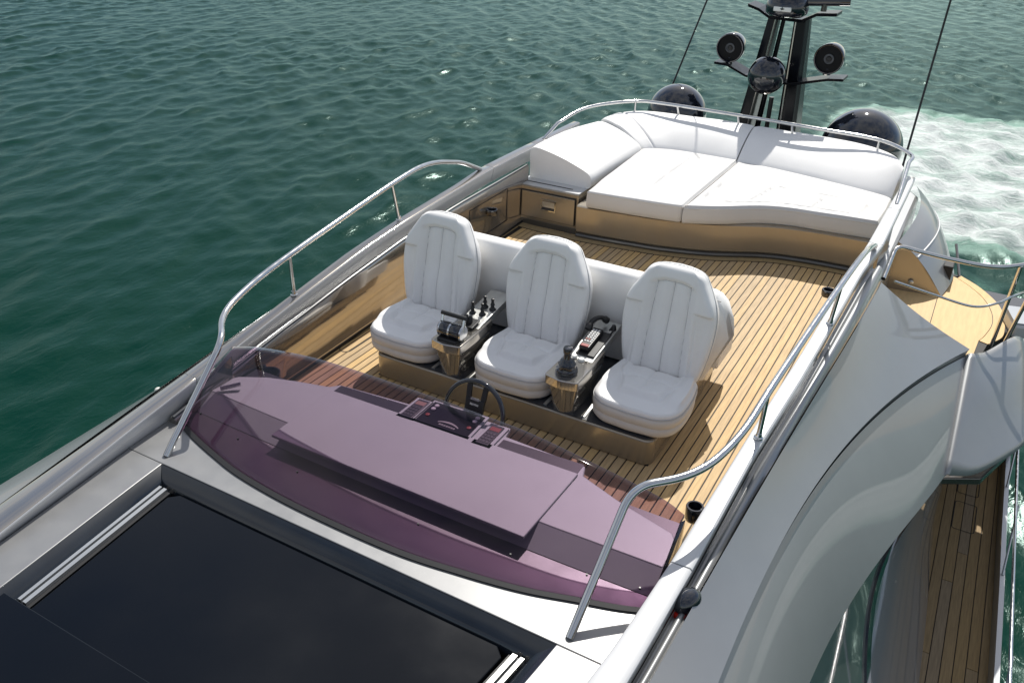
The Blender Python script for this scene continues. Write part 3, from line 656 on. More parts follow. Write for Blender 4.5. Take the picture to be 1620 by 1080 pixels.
def seat():
    root = thing('helm_chair', (0, 0, .169), 'x', 'helm chair', 'white helm chairs on the plinth')
    O = Vector((0, 0, .169)); ORG[root.name] = Vector((0, 0, 0))
    # --- seat cushion, local coordinates: y 0 front .. .52 back, z 0 bottom
    ou = fillet([(0, .0, 0), (.17, .012, 0), (.262, .09, 0), (.272, .30, 0), (.235, .52, 0), (0, .53, 0)], [0, .05, .12, .2, .08, 0], 8)
    ou = [(p.x, p.y) for p in ou]; ou = ou + [(-x, y) for x, y in ou[::-1][1:-1]]
    ou = resample(ou, 200)
    def hs(x, y):
        ax = abs(x); v = 0.0
        bol = sstep(.135, .185, ax) * sstep(.10, .2, y)                     # side bolsters
        v += .026 * bol
        pad = sstep(.19, .165, ax + .06 * sstep(.36, .16, y)) * sstep(.125, .165, y) * sstep(.47, .40, y)
        v += .034 * pad * (1 - .3 * abs(ax - .07) / .1)
        v -= .006 * math.exp(-(ax / .010) ** 2) * sstep(.2, .24, y)          # stitched middle
        v -= .007 * math.exp(-((y - .285 - .02 * math.cos(x * 9)) / .012) ** 2) * sstep(.18, .15, ax)
        v -= .022 * sstep(.40, .50, y) * sstep(.2, .12, ax)
        v -= .010 * sstep(.13, .0, y)
        v += wob(x, y, 9, .005)
        return v
    side = [(-.035, .0), (-.012, .006), (.0, .022), (.001, .055), (-.004, .061), (-.004, .065), (.002, .071), (.006, .10), (.004, .120), (-.002, .1245), (-.002, .128)]
    b = cushion(ou, 0, .163, hs, .034, 40, side)
    cu = b.build('cushion', 'vinyl', root, 60)
    # the lower tiers are a warmer cloth
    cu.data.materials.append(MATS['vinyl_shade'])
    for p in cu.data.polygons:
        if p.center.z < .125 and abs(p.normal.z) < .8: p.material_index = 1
    P3 = []
    c = Vector((0, .26, 0))
    for p in ou: P3.append((c.x + (p[0] - c.x) * 1.004, c.y + (p[1] - c.y) * 1.004, .1275))
    MB().tube(P3 + [P3[0]], .0035, 6, False).build('piping', 'piping', cu, 60)
    # --- backrest: outline in (u, v), front relief d(u, v); laid back about 10 degrees
    VW = [(0, .215), (.03, .232), (.10, .250), (.22, .268), (.32, .275), (.41, .271), (.48, .252), (.54, .221), (.59, .191), (.628, .166), (.650, .134), (.660, .095), (.667, .050), (.668, .0)]
    vv = [a for a, _ in VW]; ww = [b_ for _, b_ in VW]
    H = .668
    def width(v): return float(np.interp(v, vv, ww))
    wcurve = cr([(a, b_) for a, b_ in VW], 10)
    wa = np.array(wcurve)
    def width(v): return max(0.0, float(np.interp(v, wa[:, 0], wa[:, 1])))
    def relief(u, v, w):
        au = abs(u); e = 1 - au / max(w, 1e-4)
        edge_v = min(v, H - v)
        d = .035
        pw = .124 - .022 * v / .56                              # half width of the middle panel
        top = .572 - .5 * max(0, au - .05) ** 1.2
        inside = sstep(pw + .004, pw - .012, au) * sstep(top + .008, top - .012, v)
        # bolster rises outward of the middle panel and round its top
        d += .030 * sstep(pw - .005, pw + .05, au) + .028 * sstep(top - .008, top + .03, v) * sstep(pw + .06, pw - .01, au)
        wing = sstep(pw + .03, pw + .11, au)
        d -= .030 * wing * sstep(.435, .410, v)                   # lower wings drop away below the shoulder seam
        d -= .007 * math.exp(-((v - .425) / .006) ** 2) * sstep(pw + .035, pw + .06, au)
        d += inside * .006 * math.cos(min(1, au / pw) * PI * 2 - PI) 
        for s_ in (0.0, pw * .98): d -= .012 * math.exp(-((au - s_) / .0055) ** 2) * sstep(top + .02, top - .01, v)
        d -= .006 * math.exp(-((au - pw - .062) / .006) ** 2) * sstep(.40, .36, v) * sstep(.0, .05, v)
        d -= .007 * math.exp(-((v - top) / .006) ** 2) * sstep(pw + .008, pw - .006, au)
        d += .022 * math.exp(-((v - .16) / .13) ** 2) * sstep(pw + .03, 0, au)    # lumbar
        d += wob(u, v, 7, .004)
        rnd = math.sqrt(max(0.0, 1 - (1 - min(1, e * w / .045)) ** 2)); rv = math.sqrt(max(0.0, 1 - (1 - min(1, (H - v) / .045)) ** 2)); rb = sstep(-.001, .03, v)
        return d * (min(rnd, rv) * .85 + .15) * (.5 + .5 * rb)
    nu, nv = 97, 112; tilt = math.radians(9.5)
    o3 = Vector((0, .475, .135)); ev = Vector((0, math.sin(tilt), math.cos(tilt))); en = Vector((0, -math.cos(tilt), math.sin(tilt)))
    V = []; F = []
    for j in range(nv):
        v = H * (1 - (1 - j / (nv - 1)) ** 1.25) if j else 0.0; w = max(width(v), .004)
        for i in range(nu):
            q = i / (nu - 1) * 2 - 1; q = math.sin(q * PI / 2) * .35 + q * .65; u = q * w
            bend = .022 * sstep(.35, H, v) ** 1.5
            V.append(o3 + Vector((u, 0, 0)) + ev * v + en * (relief(u, v, w) - .02 + .025 * (u / .26) ** 2 - bend))
    for j in range(nv - 1):
        for i in range(nu - 1): F.append((j * nu + i, j * nu + i + 1, (j + 1) * nu + i + 1, (j + 1) * nu + i))
    bk = MB().add(V, F)
    # shell behind: a band round the edge and a slightly domed back
    nb = len(V); edge = [j * nu + nu - 1 for j in range(nv)] + [(nv - 1) * nu + i for i in range(nu - 2, 0, -1)] + [j * nu for j in range(nv - 1, -1, -1)] + [i for i in range(1, nu - 1)]
    prev = edge
    for d_, sc in ((-.03, 1.012), (-.065, 1.0), (-.088, .95), (-.10, .82), (-.108, .5), (-.11, .02)):
        cen = o3 + ev * .33; ring = []
        for e_ in edge:
            p = Vector(V[e_]); rel = p - cen; u = rel.x; v = rel.dot(ev); n_ = 0
            ring.append(len(bk.v)); bk.v.append(tuple(cen + Vector((u * sc, 0, 0)) + ev * (v * sc) + en * d_))
        m_ = len(edge)
        for k in range(m_): bk.f.append((prev[k], ring[k], ring[(k + 1) % m_], prev[(k + 1) % m_])) if False else bk.f.append((prev[(k + 1) % m_], ring[(k + 1) % m_], ring[k], prev[k]))
        prev = ring
    bo = bk.build('backrest', 'vinyl', root, 55)
    def surf(u, v, lift=.0006):
        w = max(width(v), .004); bend = .022 * sstep(.35, H, v) ** 1.5
        return o3 + Vector((u, 0, 0)) + ev * v + en * (relief(u, v, w) - .02 + .025 * (u / .26) ** 2 - bend + lift)
    for k_ in (-1, 0, 1):
        MB().tube([surf(k_ * (.124 - .022 * v / .56) * .98, v) for v in np.linspace(.015, .565, 50)], .0017, 5).build('seam', 'piping', bo, 60)
    MB().tube([surf(u, .572 - .5 * max(0, abs(u) - .05) ** 1.2) for u in np.linspace(-.10, .10, 24)], .0017, 5).build('seam', 'piping', bo, 60)
    for k_ in (-1, 1):
        MB().tube([surf(k_ * u, .425) for u in np.linspace(.16, .255, 16)], .0017, 5).build('seam', 'piping', bo, 60)
    pth = [Vector(V[e_]) + en * -.028 for e_ in edge if True]
    pth = [Vector((p.x * 1.012, p.y, p.z)) for k, p in enumerate(pth) if k < nv + nu + nv - 3]
    MB().tube(pth[::3], .0036, 6).build('piping', 'piping', bo, 60)
    MB().box((0, .50, .06), (.30, .05, .14)).build('back_bracket', 'dark_trim', root, 0, bevel=.01)
    MB().box((0, .28, -.002), (.36, .40, .012)).build('slider', 'black_plastic', root, 0)
    root.location = O
    return root
s0 = seat()
labs = ['white helm seat nearest the sea rail, left of the throttle console', 'middle white helm seat between the two control consoles, behind the steering wheel', 'white helm seat right of the joystick console, nearest the port coaming']
for i, x in enumerate((-.79, 0.0, .785)):
    o = s0 if i == 0 else copy_tree(s0)
    o.location = (x, (-.005, .0, .02)[i], .170); o['label'] = labs[i]; o.rotation_euler.z = (.0, 0, .0)[i]

# bench facing aft behind the seats
rb = thing('aft_bench', (0, .9, .17), 'low white bench back running behind the three helm seats', 'bench')
R = []
for x in np.linspace(-1.05, 1.10, 40):
    e = min(1.10 - x, x + 1.05); k = math.sqrt(max(0, 1 - (1 - min(1, e / .10)) ** 2)); sk = .55 + .45 * k; ym = .82
    ring = []
    for y, z in [(.73, .18), (.715, .35), (.70, .60), (.70, .735), (.715, .775), (.75, .79), (.80, .785), (.85, .765), (.90, .70), (.94, .55), (.96, .40), (.97, .18)]:
        ring.append((x - (.12 * sstep(.55, .2, z) + .05 * sstep(.66, .79, z)) * sstep(.8, 1.1, x), ym + (y - ym) * sk, .18 + (z - .18) * (.80 + .20 * k)))
    R.append(ring)
MB().loft(R).build('backrest', 'vinyl', rb, 60)
MB().tube([(x, .722, .755) for x in np.linspace(-.98, 1.03, 20)], .004, 6).build('piping', 'piping', rb, 60)
MB().loft([[(x, .94, .18), (x, .94, .36), (x, 1.0, .385), (x, 1.2, .38), (x, 1.245, .35), (x, 1.25, .18)] for x in np.linspace(-1.0, 1.02, 12)]).build('seat_cushion', 'vinyl', rb, 50, bevel=.012)

# ------------------------------------------------------------------ control consoles between the seats
def console(x, label):
    r = thing('control_console', (x, .2, .169), label, 'console', 'control consoles between the helm seats')
    # tapered post
    rg = []
    for z, w, y0, y1 in ((.169, .066, .022, .33), (.24, .074, .014, .34), (.335, .092, .000, .36)):
        q = fillet([(x - w, y1, z), (x - w, y0 + .01, z), (x, y0 - .012, z), (x + w, y0 + .01, z), (x + w, y1, z)], .015, 4); rg.append(q)
    MB().loft(rg).build('post', 'gloss_grey', r, 40)
    MB().prism([(x - .088, .36), (x - .090, .01), (x, -.01), (x + .090, .01), (x + .088, .36)], .335, .350).build('shadow_gap', 'dark_trim', r, 0)
    q = [(p.x, p.y) for p in fillet([(x - .085, .40, 0), (x - .104, .17, 0), (x - .106, -.018, 0), (x, -.042, 0), (x + .106, -.018, 0), (x + .104, .17, 0), (x + .085, .40, 0)], .02, 4)]
    MB().prism(q, .351, .412).build('head', 'gloss_grey', r, 40, bevel=.006, segs=3)
    # sloping armrest tray that rises aft
    R = []
    for y, z in ((.20, .405), (.30, .425), (.66, .475)): R.append([(x - .078, y, z - .05), (x - .078, y, z), (x + .078, y, z), (x + .078, y, z - .05)])
    tr = MB().loft(R).build('tray', 'aluminium', r, 0, bevel=.004)
    return r
cl = console(-.395, 'control console with chrome throttle between left and middle helm seats')
cr_ = console(.385, 'control console with black joystick between middle and right helm seats')
def slope(y): return .425 + (y - .30) * .139
# throttle
x = -.395; th = cl
MB().box((x, .055, .420), (.135, .125, .018)).build('throttle_base', 'black_plastic', th, 0, bevel=.006)
Rx = Matrix.Rotation(PI / 2, 4, 'Y')
for k, xx in enumerate((x - .037, x + .037)):
    MB().lathe([(0, -.031), (.046, -.031), (.049, -.026), (.049, .026), (.046, .031), (0, .031)], 28, Matrix.Translation((xx, .06, .462)) @ Rx).build('throttle_drum', 'black_gloss', th, 40)
MB().lathe([(0, -.006), (.0505, -.006), (.0505, .006), (0, .006)], 28, Matrix.Translation((x, .06, .462)) @ Rx).build('throttle_ring', 'steel', th, 40)
for xx in (x - .076, x + .076):
    MB().lathe([(0, -.008), (.044, -.008), (.050, 0), (.044, .008), (0, .008)], 28, Matrix.Translation((xx, .06, .462)) @ Rx).build('throttle_cheek', 'steel', th, 40)
    MB().tube([(xx, .06, .47), (xx, .075, .52), (xx, .085, .548)], [.014, .010, .009], 10).build('lever_arm', 'steel', th, 40)
MB().tube([(x - .088, .086, .552), (x + .088, .086, .552)], .0135, 12).build('lever_grip', 'black_plastic', th, 40)
# switch pad and knobs behind
MB().box((x, .245, .432), (.115, .10, .012), Matrix.Rotation(.14, 3, 'X')).build('switch_pad', 'black_plastic', th, 0, bevel=.003)
MB().tube([(x - .015, .235, .435), (x - .012, .24, .475), (x - .01, .25, .485)], [.022, .017, .010], 10).build('trim_lever', 'black_rubber', th, 40)
MB().tube([(x + .012, .245, .435), (x + .014, .25, .47), (x + .015, .255, .48)], [.018, .015, .008], 10).build('trim_lever', 'black_rubber', th, 40)
for dx, y in ((-.045, .37), (.022, .38), (-.008, .46), (.052, .455)):
    z = slope(y); MB().lathe([(.024, 0), (.022, .006), (.013, .012), (.011, .03), (.015, .036), (.009, .05), (.008, .062), (.011, .068), (.009, .078), (0, .08)], 14, Matrix.Translation((x + dx, y, z))).build('toggle_knob', 'black_plastic', th, 50)
# joystick console
x = .385; js = cr_
MB().lathe([(.064, 0), (.066, .012), (.062, .024), (.052, .03), (.048, .05), (.052, .058), (.043, .07), (.036, .085), (.0235, .092), (.022, .12), (.027, .126), (.0275, .155), (.023, .162), (0, .163)], 32, Matrix.Translation((x - .005, .065, .412))).build('joystick', 'black_gloss', js, 40)
for dx, y in ((-.042, .238), (.012, .225)):
    MB().lathe([(.020, 0), (.020, .010), (.016, .015), (0, .016)], 18, Matrix.Translation((x + dx, y, slope(y) - .002))).build('push_button', 'white_plastic', js, 40)
MB().box((x + .01, .40, slope(.40) + .004), (.118, .26, .010), Matrix.Rotation(.14, 3, 'X')).build('instrument_plate', 'black_plastic', js, 0, bevel=.003)
MB().tube(cr([(x + .045, .54, .475), (x + .06, .56, .50), (x + .075, .53, .49), (x + .07, .50, .475)], 6), .006, 8).build('coil_cord', 'black_rubber', js, 50)
MB().lathe([(.02, 0), (.016, .02), (.012, .04), (0, .042)], 12, Matrix.Translation((x + .055, .585, .455))).build('toggle_knob', 'black_plastic', js, 50)
# handset lying on the plate
hs = thing('remote_handset', (x - .01, .40, slope(.4) + .012), 'small black remote handset with rows of keys lying behind the joystick', 'remote')
rot = Matrix.Rotation(.14, 3, 'X')
MB().box((x - .01, .40, slope(.4) + .028), (.066, .21, .03), rot).build('case', 'black_plastic', hs, 0, bevel=.007, segs=3)
for j in range(7):
    for i in range(3):
        p = Vector(((i - 1) * .018, -.045 + j * .020, .016)); p = rot @ p
        MB().box((x - .01 + p.x, .40 + p.y, slope(.4) + .028 + p.z), (.011, .011, .004), rot).build('key', 'red_mark' if (i, j) in ((1, 1), (0, 1)) else 'dial_white', hs, 0)
p = rot @ Vector((0, -.088, .012)); MB().box((x - .01 + p.x, .40 + p.y, slope(.4) + .028 + p.z), (.05, .026, .012), rot).build('lens', 'red_mark', hs, 0, bevel=.003)
ph = thing('vhf_handset', (x - .05, .54, .47), 'black curved radio handset behind the keyed remote on the joystick console', 'handset')
MB().tube(cr([(x - .065, .47, .485), (x - .06, .52, .522), (x - .03, .575, .53), (x + .0, .61, .50)], 6), [.022] * 4 + [.015] * 11 + [.022] * 4, 10).build('handset_body', 'black_plastic', ph, 50)

# ------------------------------------------------------------------ dashboard
DZ = .268
dash = thing('dashboard', (0, -.85, .2), 'silver grey dashboard under the purple windscreen', 'dashboard')
aft = [(1.37, -.80), (1.33, -.745), (1.04, -.665), (.80, -.575), (.775, -.50), (.30, -.485), (.285, -.405), (-.295, -.425), (-.31, -.495), (-.775, -.54), (-.82, -.59), (-1.02, -.64), (-1.2, -.70), (-1.34, -.78), (-1.38, -.84)]
fro = [(-1.36, -.975), (-.84, -.99), (0, -1.0), (.84, -.99), (1.37, -.975)]
MB().prism((aft + fro)[::-1], DZ - .03, DZ).build('top', 'dash_paint', dash, 0, bevel=.006)
MB().loft([[(x * 1.0, y + .03, DZ - .012), (x, y, DZ - .004), (x * 1.01, y - .125, .203), (x * 1.01, y - .01, .198)] for x, y in [(a, b) for a, b in cr([(p[0], p[1]) for p in fro], 6)]]).build('front_slope', 'dash_paint', dash, 30)
MB().box((0, -.72, .1), (2.7, .18, .28)).build('pedestal', 'dark_trim', dash, 0)
# raised centre plate with a dark channel behind it
pn = MB()
pn.loft([[(-.775, -.625, DZ), (.775, -.585, DZ), (.762, -1.13, DZ - .004), (-.755, -1.13, DZ - .004)], [(-.775, -.625, DZ + .012), (.775, -.585, DZ + .012), (.762, -1.13, DZ + .012), (-.755, -1.13, DZ + .012)]])
pn.build('centre_plate', 'dash_paint', dash, 0, bevel=.004)
for a, b in (((-.765, -.618), (-.315, -.600)), ((.305, -.588), (.765, -.578))):
    MB().prism([(a[0], a[1]), (b[0], b[1]), (b[0], b[1] + .085), (a[0], a[1] + .07)], DZ, DZ + .0025).build('channel', 'dark_trim', dash, 0)
def decal(pts, z, m, name, h=.003, bevel=0): return MB().prism(pts, z, z + h).build(name, m, dash, 0, bevel=bevel)
PZ = DZ + .004
decal([(-.208, -.638), (.152, -.630), (.142, -.392), (-.212, -.404)], DZ, 'dash_paint', 'bezel', .012, .003)
decal([(-.192, -.622), (.136, -.614), (.127, -.408), (-.196, -.419)], DZ + .0125, 'screen', 'display', .002)
for s, (cx, cy) in ((-1, (-.162, -.452)), (-1, (-.163, -.487)), (1, (.095, -.438)), (1, (.098, -.474))):
    MB().lathe([(0, 0), (.0135, 0), (.0135, .005), (.010, .008), (0, .008)], 18, Matrix.Translation((cx, cy, DZ + .0145))).build('dial', 'dial_white', dash, 40)
for cx, cy in ((-.160, -.548), (.102, -.540)):
    MB().lathe([(0, 0), (.0125, 0), (.0125, .004), (0, .005)], 16, Matrix.Translation((cx, cy, DZ + .0145))).build('stop_button', 'red_mark', dash, 40)
# emblem on the display: a winged streak over a short word bar
em = []
for k in range(15):
    t = k / 14; em.append((-.075 + .13 * t, -.575 + .022 * math.sin(PI * t) ** .8 + .004))
decal(em + [(p[0], p[1] - .008 - .006 * math.sin(PI * k / 14)) for k, p in enumerate(em)][::-1], DZ + .0145, 'emblem', 'emblem', .0015)
for k in range(7): decal([(-.058 + .015 * k, -.596), (-.048 + .015 * k, -.596), (-.047 + .015 * k, -.583), (-.057 + .015 * k, -.583)], DZ + .0145, 'emblem', 'emblem', .0015)
for cx in (-.252, .232):
    decal([(cx - .058, -.645), (cx + .058, -.640), (cx + .055, -.425), (cx - .056, -.430)], DZ, 'dash_paint', 'keypad_bezel', .012, .003)
    decal([(cx - .036, -.632), (cx + .038, -.628), (cx + .035, -.44), (cx - .036, -.444)], DZ + .0125, 'dark_trim', 'keypad', .006, .003)
    decal([(cx - .028, -.50), (cx + .03, -.497), (cx + .03, -.462), (cx - .028, -.465)], DZ + .0186, 'label_tan' if cx < 0 else 'red_mark', 'readout', .001)
    for j in range(4):
        for i in range(3): decal([(cx - .026 + .02 * i, -.612 + .026 * j), (cx - .012 + .02 * i, -.612 + .026 * j), (cx - .012 + .02 * i, -.596 + .026 * j), (cx - .026 + .02 * i, -.596 + .026 * j)], DZ + .0186, 'key_grey', 'key', .002)

# steering wheel
sw = thing('steering_wheel', (.035, -.40, .2), 'black leather steering wheel rising behind the dashboard display', 'steering wheel')
Mw = Matrix.Translation((.035, -.385, .265)) @ Matrix.Rotation(math.radians(72), 4, 'X') 
ring = [Mw @ Vector((.185 * math.cos(a), .185 * math.sin(a), 0)) for a in np.linspace(0, 2 * PI, 61)]
MB().tube(ring, .0145, 12, False).build('rim', 'black_gloss', sw, 60)
for dx in (-.05, .05):
    MB().loft([[Mw @ Vector((dx * k + s * .015, y, z)) for s, z in ((-1, -.006), (1, -.006), (1, .006), (-1, .006))] for y, k in ((.02, .8), (.10, .95), (.178, 1.05))]).build('spoke', 'black_plastic', sw, 40)
MB().loft([[Mw @ Vector((s * .016, y, z)) for s, z in ((-1, -.006), (1, -.006), (1, .006), (-1, .006))] for y in (-.02, -.178)]).build('spoke', 'black_plastic', sw, 40)
MB().box(Mw @ Vector((0, .03, .002)), (.12, .02, .11), (Mw.to_3x3() @ Matrix.Rotation(PI / 2, 3, 'X'))).build('hub', 'black_plastic', sw, 0, bevel=.006)
for y in (.085, .055): MB().box(Mw @ Vector((.0, y, .010)), (.055, .012, .006), Mw.to_3x3()).build('trim_bar', 'steel', sw, 0)
MB().tube([(.035, -.39, .26), (.035, -.52, .22)], .03, 12).build('column', 'black_plastic', sw, 40)

# ------------------------------------------------------------------ tinted windscreen
top = [(-1.355, -0.785, 0.468), (-1.158, -0.781, 0.522), (-0.829, -0.8, 0.586), (-0.571, -0.812, 0.615), (-0.155, -0.832, 0.637), (0.321, -0.841, 0.638), (0.629, -0.838, 0.624), (0.935, -0.847, 0.59), (1.15, -0.837, 0.547), (1.297, -0.824, 0.504), (1.393, -0.833, 0.47)]
base = [(-1.405, -1.205), (-1.2, -1.28), (-.95, -1.35), (-.70, -1.403), (-.30, -1.438), (.25, -1.44), (.60, -1.40), (.88, -1.35), (1.10, -1.285), (1.27, -1.235), (1.395, -1.185)]
bq = cr([(a, b, .205) for a, b in base], 7)
tq = cr(top, 7)
ws = thing('windscreen', (0, -1.44, .2), 'low curved purple tinted windscreen arching over the dashboard', 'windscreen')
rows = []
for k in range(17):
    t = k / 16; row = []
    for i, (a, b) in enumerate(zip(bq, tq)):
        p = Vector(a).lerp(Vector(b), t); p.z += .028 * math.sin(PI * t) * (1 - .6 * (i / (len(bq) - 1) * 2 - 1) ** 4); row.append(tuple(p))
    rows.append(row)
MB().loft(rows, False, False).build('pane', 'purple_acrylic', ws, 80, solid=.010)
MB().loft([[(p[0], p[1] - .010, .199), (p[0], p[1] - .012, .209), (p[0], p[1] + .012, .216), (p[0], p[1] + .03, .199)] for p in bq]).build('base_seal', 'black_rubber', ws, 50)
# sill the screen stands on at each end, dark inside
for s in (-1, 1):
    MB().loft([[(s * 1.385, -1.20, .19), (s * 1.392, -1.20, .235), (s * 1.40, -1.17, .235), (s * 1.40, -1.17, .19)], [(s * 1.355, -.82, .26), (s * 1.37, -.80, .392), (s * 1.385, -.77, .392), (s * 1.385, -.77, .26)]]).build('end_post', 'black_gloss', ws, 40)
for i in range(6, len(bq) - 4, 10):
    p = Vector(rows[3][i]); MB().lathe([(0, -.004), (.0045, -.004), (.0045, .006), (0, .006)], 10, Matrix.Translation(p)).build('fixing', 'black_plastic', ws, 40)
MB().tube([(-1.31, -.95, .285), (-1.23, -.87, .30)], .012, 10).build('wiper_stub', 'steel', ws, 40)

# ------------------------------------------------------------------ handrails
def side_rail(s, label):
    r = thing('handrail', (s * 1.5, .3, .45), label, 'handrail', 'bent steel handrails on the coamings')
    P = [(s * 1.168, -1.475, .20), (s * 1.193, -.985, .645), (s * 1.415, -.775, .658), (s * 1.50, -.45, .695), (s * 1.519, -.09, .748), (s * 1.608, 1.10, .86), (s * 1.650, 1.64, .885), (s * 1.655, 2.15, .75), (s * 1.635, 2.42, .622)]
    P = fillet(P, [0, .10, .20, .20, .3, .5, .45, .1, 0], 10)
    MB().tube(P, .0185, 14).build('rail_tube', 'steel', r, 60)
    for a, b in (((s * 1.514, -.09, .470), (s * 1.519, -.088, .748)), ((s * 1.589, 1.16, .568), (s * 1.610, 1.12, .862))):
        st = MB().tube([a, b], [.0135, .011], 12).build('stanchion', 'steel', r, 60)
        MB().lathe([(.024, 0), (.024, .006), (.017, .012), (.0165, .03), (0, .03)], 16, Matrix.Translation(a)).build('stanchion_foot', 'steel', st, 40)
side_rail(-1, 'long bent steel handrail on the starboard coaming, against the open green sea')
side_rail(1, 'long bent steel handrail on the port coaming beside the silver flank')
rr = thing('aft_rail', (0, 4.8, .6), 'steel rail curving round the back of the sun pad', 'handrail')
P = [(-1.635, 3.60, .61), (-1.585, 3.80, .735), (-1.50, 4.30, .80), (-1.22, 4.82, .80), (-.88, 4.92, .80), (.1, 4.88, .80), (.72, 4.82, .80), (1.28, 4.78, .79), (1.585, 4.50, .775), (1.60, 4.30, .75), (1.635, 3.52, .612)]
path = [P[0]] + cr(P[1:10], 8) + [P[10]]
MB().tube(path, .0165, 14).build('rail_tube', 'steel', rr, 60)
for a, b in (((-1.19, 4.84, .62), (-1.19, 4.84, .80)), ((-.1, 5.06, .55), (-.1, 4.89, .80)), ((-.75, 5.05, .6), (-.75, 4.91, .80)), ((.45, 5.05, .55), (.45, 4.85, .80)), ((1.275, 4.78, .60), (1.275, 4.78, .79))):
    MB().tube([a, b], .011, 10).build('stanchion', 'steel', rr, 60)

# rails round the aft platform
gr = thing('guard_rail', (2.3, 3.6, -.6), 'two-bar steel guard rail round the aft side platform', 'guard rail')
P = fillet([(1.735, 2.55, .36), (1.745, 2.92, .50), (2.05, 2.95, .46), (2.42, 3.08, .41), (2.60, 3.20, .43), (2.74, 3.32, .46)], [0, .09, .3, .3, .1, 0], 8)
MB().tube(P, .0165, 12).build('top_bar', 'steel', gr, 60)
MB().tube(cr([(1.81, 2.62, .33), (2.08, 2.80, .22), (2.36, 2.93, .14), (2.52, 3.05, .16), (2.60, 3.20, .17)], 8), .0095, 10).build('lower_bar', 'steel', gr, 60)
MB().tube([(2.63, 3.92, -.60), (2.595, 3.19, .43)], .0165, 12).build('post', 'steel', gr, 60)
MB().tube([(2.72, 3.98, -.60), (2.76, 3.35, .45)], .0165, 12).build('post', 'steel', gr, 60)
MB().tube([(2.60, 3.20, .17), (2.70, 3.40, .16), (2.75, 3.5, .05)], .0095, 10).build('lower_bar', 'steel', gr, 60)
# rail along the bulwark
br = thing('bulwark_rail', (3.22, 1, -1.53), 'straight steel rail above the port bulwark, over green water', 'guard rail')
MB().tube([(3.16, -3.2, -1.4), (3.13, -1, -1.4), (3.11, 1, -1.4), (3.09, 2.2, -1.4), (3.075, 3.3, -1.4), (3.06, 4.2, -1.4)], .013, 12).build('rail_tube', 'steel', br, 60)
for y, x in ((-1.1, 3.145), (.75, 3.13), (2.45, 3.11), (3.7, 3.09)): MB().tube([(x, y, -1.785), (x - .01, y + .42, -1.4)], .009, 10).build('stanchion', 'steel', br, 60)

# ------------------------------------------------------------------ mast group
mast = thing('mast', (0, 5.85, .2), 'black twin-leg mast with two side arms and top plate', 'mast')
for xb, xt, wb, wt in ((-.30, -.155, .075, .050), (.235, .155, .085, .060)):
    rg = []
    for t in (0, 1):
        xc = xb + (xt - xb) * t; w_ = wb + (wt - wb) * t; z = .18 + (1.62 - .18) * t; y0 = 5.80 + .14 * t; y1 = 6.18 - .08 * t
        rg.append([(xc - w_, y0, z), (xc + w_ * .6, y0 - .03, z), (xc + w_, y0 + .05, z), (xc + w_, y1, z), (xc - w_ * .4, y1, z)])
    lg = MB().loft(rg).build('leg', 'mast_black', mast, 0, bevel=.006)
    xi = 1 if xb < 0 else -1
    MB().tube([Vector(rg[0][1 if xi > 0 else 0]) + Vector((xi * .012, -.004, 0)), Vector(rg[1][1 if xi > 0 else 0]) + Vector((xi * .010, -.004, 0))], .010, 6).build('edge_trim', 'gloss_grey', lg, 60)
    MB().tube([(xb + xi * .135, 6.0, .2), (xt + xi * .09, 6.05, 1.58)], [.035, .022], 8).build('brace', 'mast_black', lg, 60)
def plate(pts, y0, y1, th_): 
    R = []
    for x_, z_ in pts: R.append([(x_, y0, z_), (x_, y1, z_), (x_, y1 - .02, z_ - th_), (x_, y0 + .02, z_ - th_)])
    return MB().loft(R)
plate([(-.42, 1.735), (-.30, 1.70), (-.18, 1.635), (.16, 1.625), (.30, 1.70), (.50, 1.715)], 5.84, 6.14, .035).build('top_plate', 'mast_black', mast, 0, bevel=.005)
plate([(-.66, 1.135), (-.52, 1.13), (-.30, 1.04), (-.1, 1.02), (.2, 1.01), (.35, 1.05), (.55, 1.10), (.71, 1.115)], 5.70, 5.98, .03).build('arm', 'mast_black', mast, 0, bevel=.005)
MB().tube([(-.02, 5.9, .18), (-.02, 5.9, .80)], .025, 10).build('stub_pole', 'black_plastic', mast, 60)
for s, lab in ((-1, 'black round loudspeaker on the left mast arm'), (1, 'black round loudspeaker on the right mast arm')):
    sp = thing('loudspeaker', (s * .52, 5.80, 1.12), lab, 'loudspeaker', 'loudspeakers on the mast arms')
    aim = Matrix.Translation((s * .52, 5.80, 1.285)) @ (Vector((-.02 if s < 0 else -.02, -1, -.06))).to_track_quat('Z', 'Y').to_matrix().to_4x4()
    MB().lathe([(0, -.20), (.07, -.195), (.12, -.16), (.146, -.08), (.152, .0), (.152, .045), (.146, .055), (.138, .055), (.130, .02)], 32, aim).build('housing', 'black_gloss', sp, 50)
    MB().lathe([(0, .02), (.133, .020), (.134, .026), (0, .030)], 32, aim).build('grille', 'grille_black', sp, 40)
    MB().lathe([(.045, .030), (.050, .032), (.050, .038), (.040, .040), (.038, .031)], 24, aim).build('ring', 'key_grey', sp, 40)
    MB().lathe([(0, .030), (.030, .030), (.022, .042), (0, .046)], 20, aim).build('cone', 'black_plastic', sp, 40)
    MB().lathe([(.040, -.165), (.040, -.155), (.016, -.145), (.014, -.12), (.03, -.10)], 14, Matrix.Translation((s * .52, 5.80, 1.285))).build('foot', 'steel', sp, 50)
cd = thing('camera_ball', (-.05, 5.60, .92), 'mirror black ball hanging between the mast legs', 'camera ball')
MB().lathe([(0, -.195)] + [(.195 * math.sin(a), -.195 * math.cos(a)) for a in np.linspace(.15, PI - .15, 26)] + [(0, .195)], 40, Matrix.Translation((-.05, 5.62, 1.075))).build('ball', 'black_gloss', cd, 80)
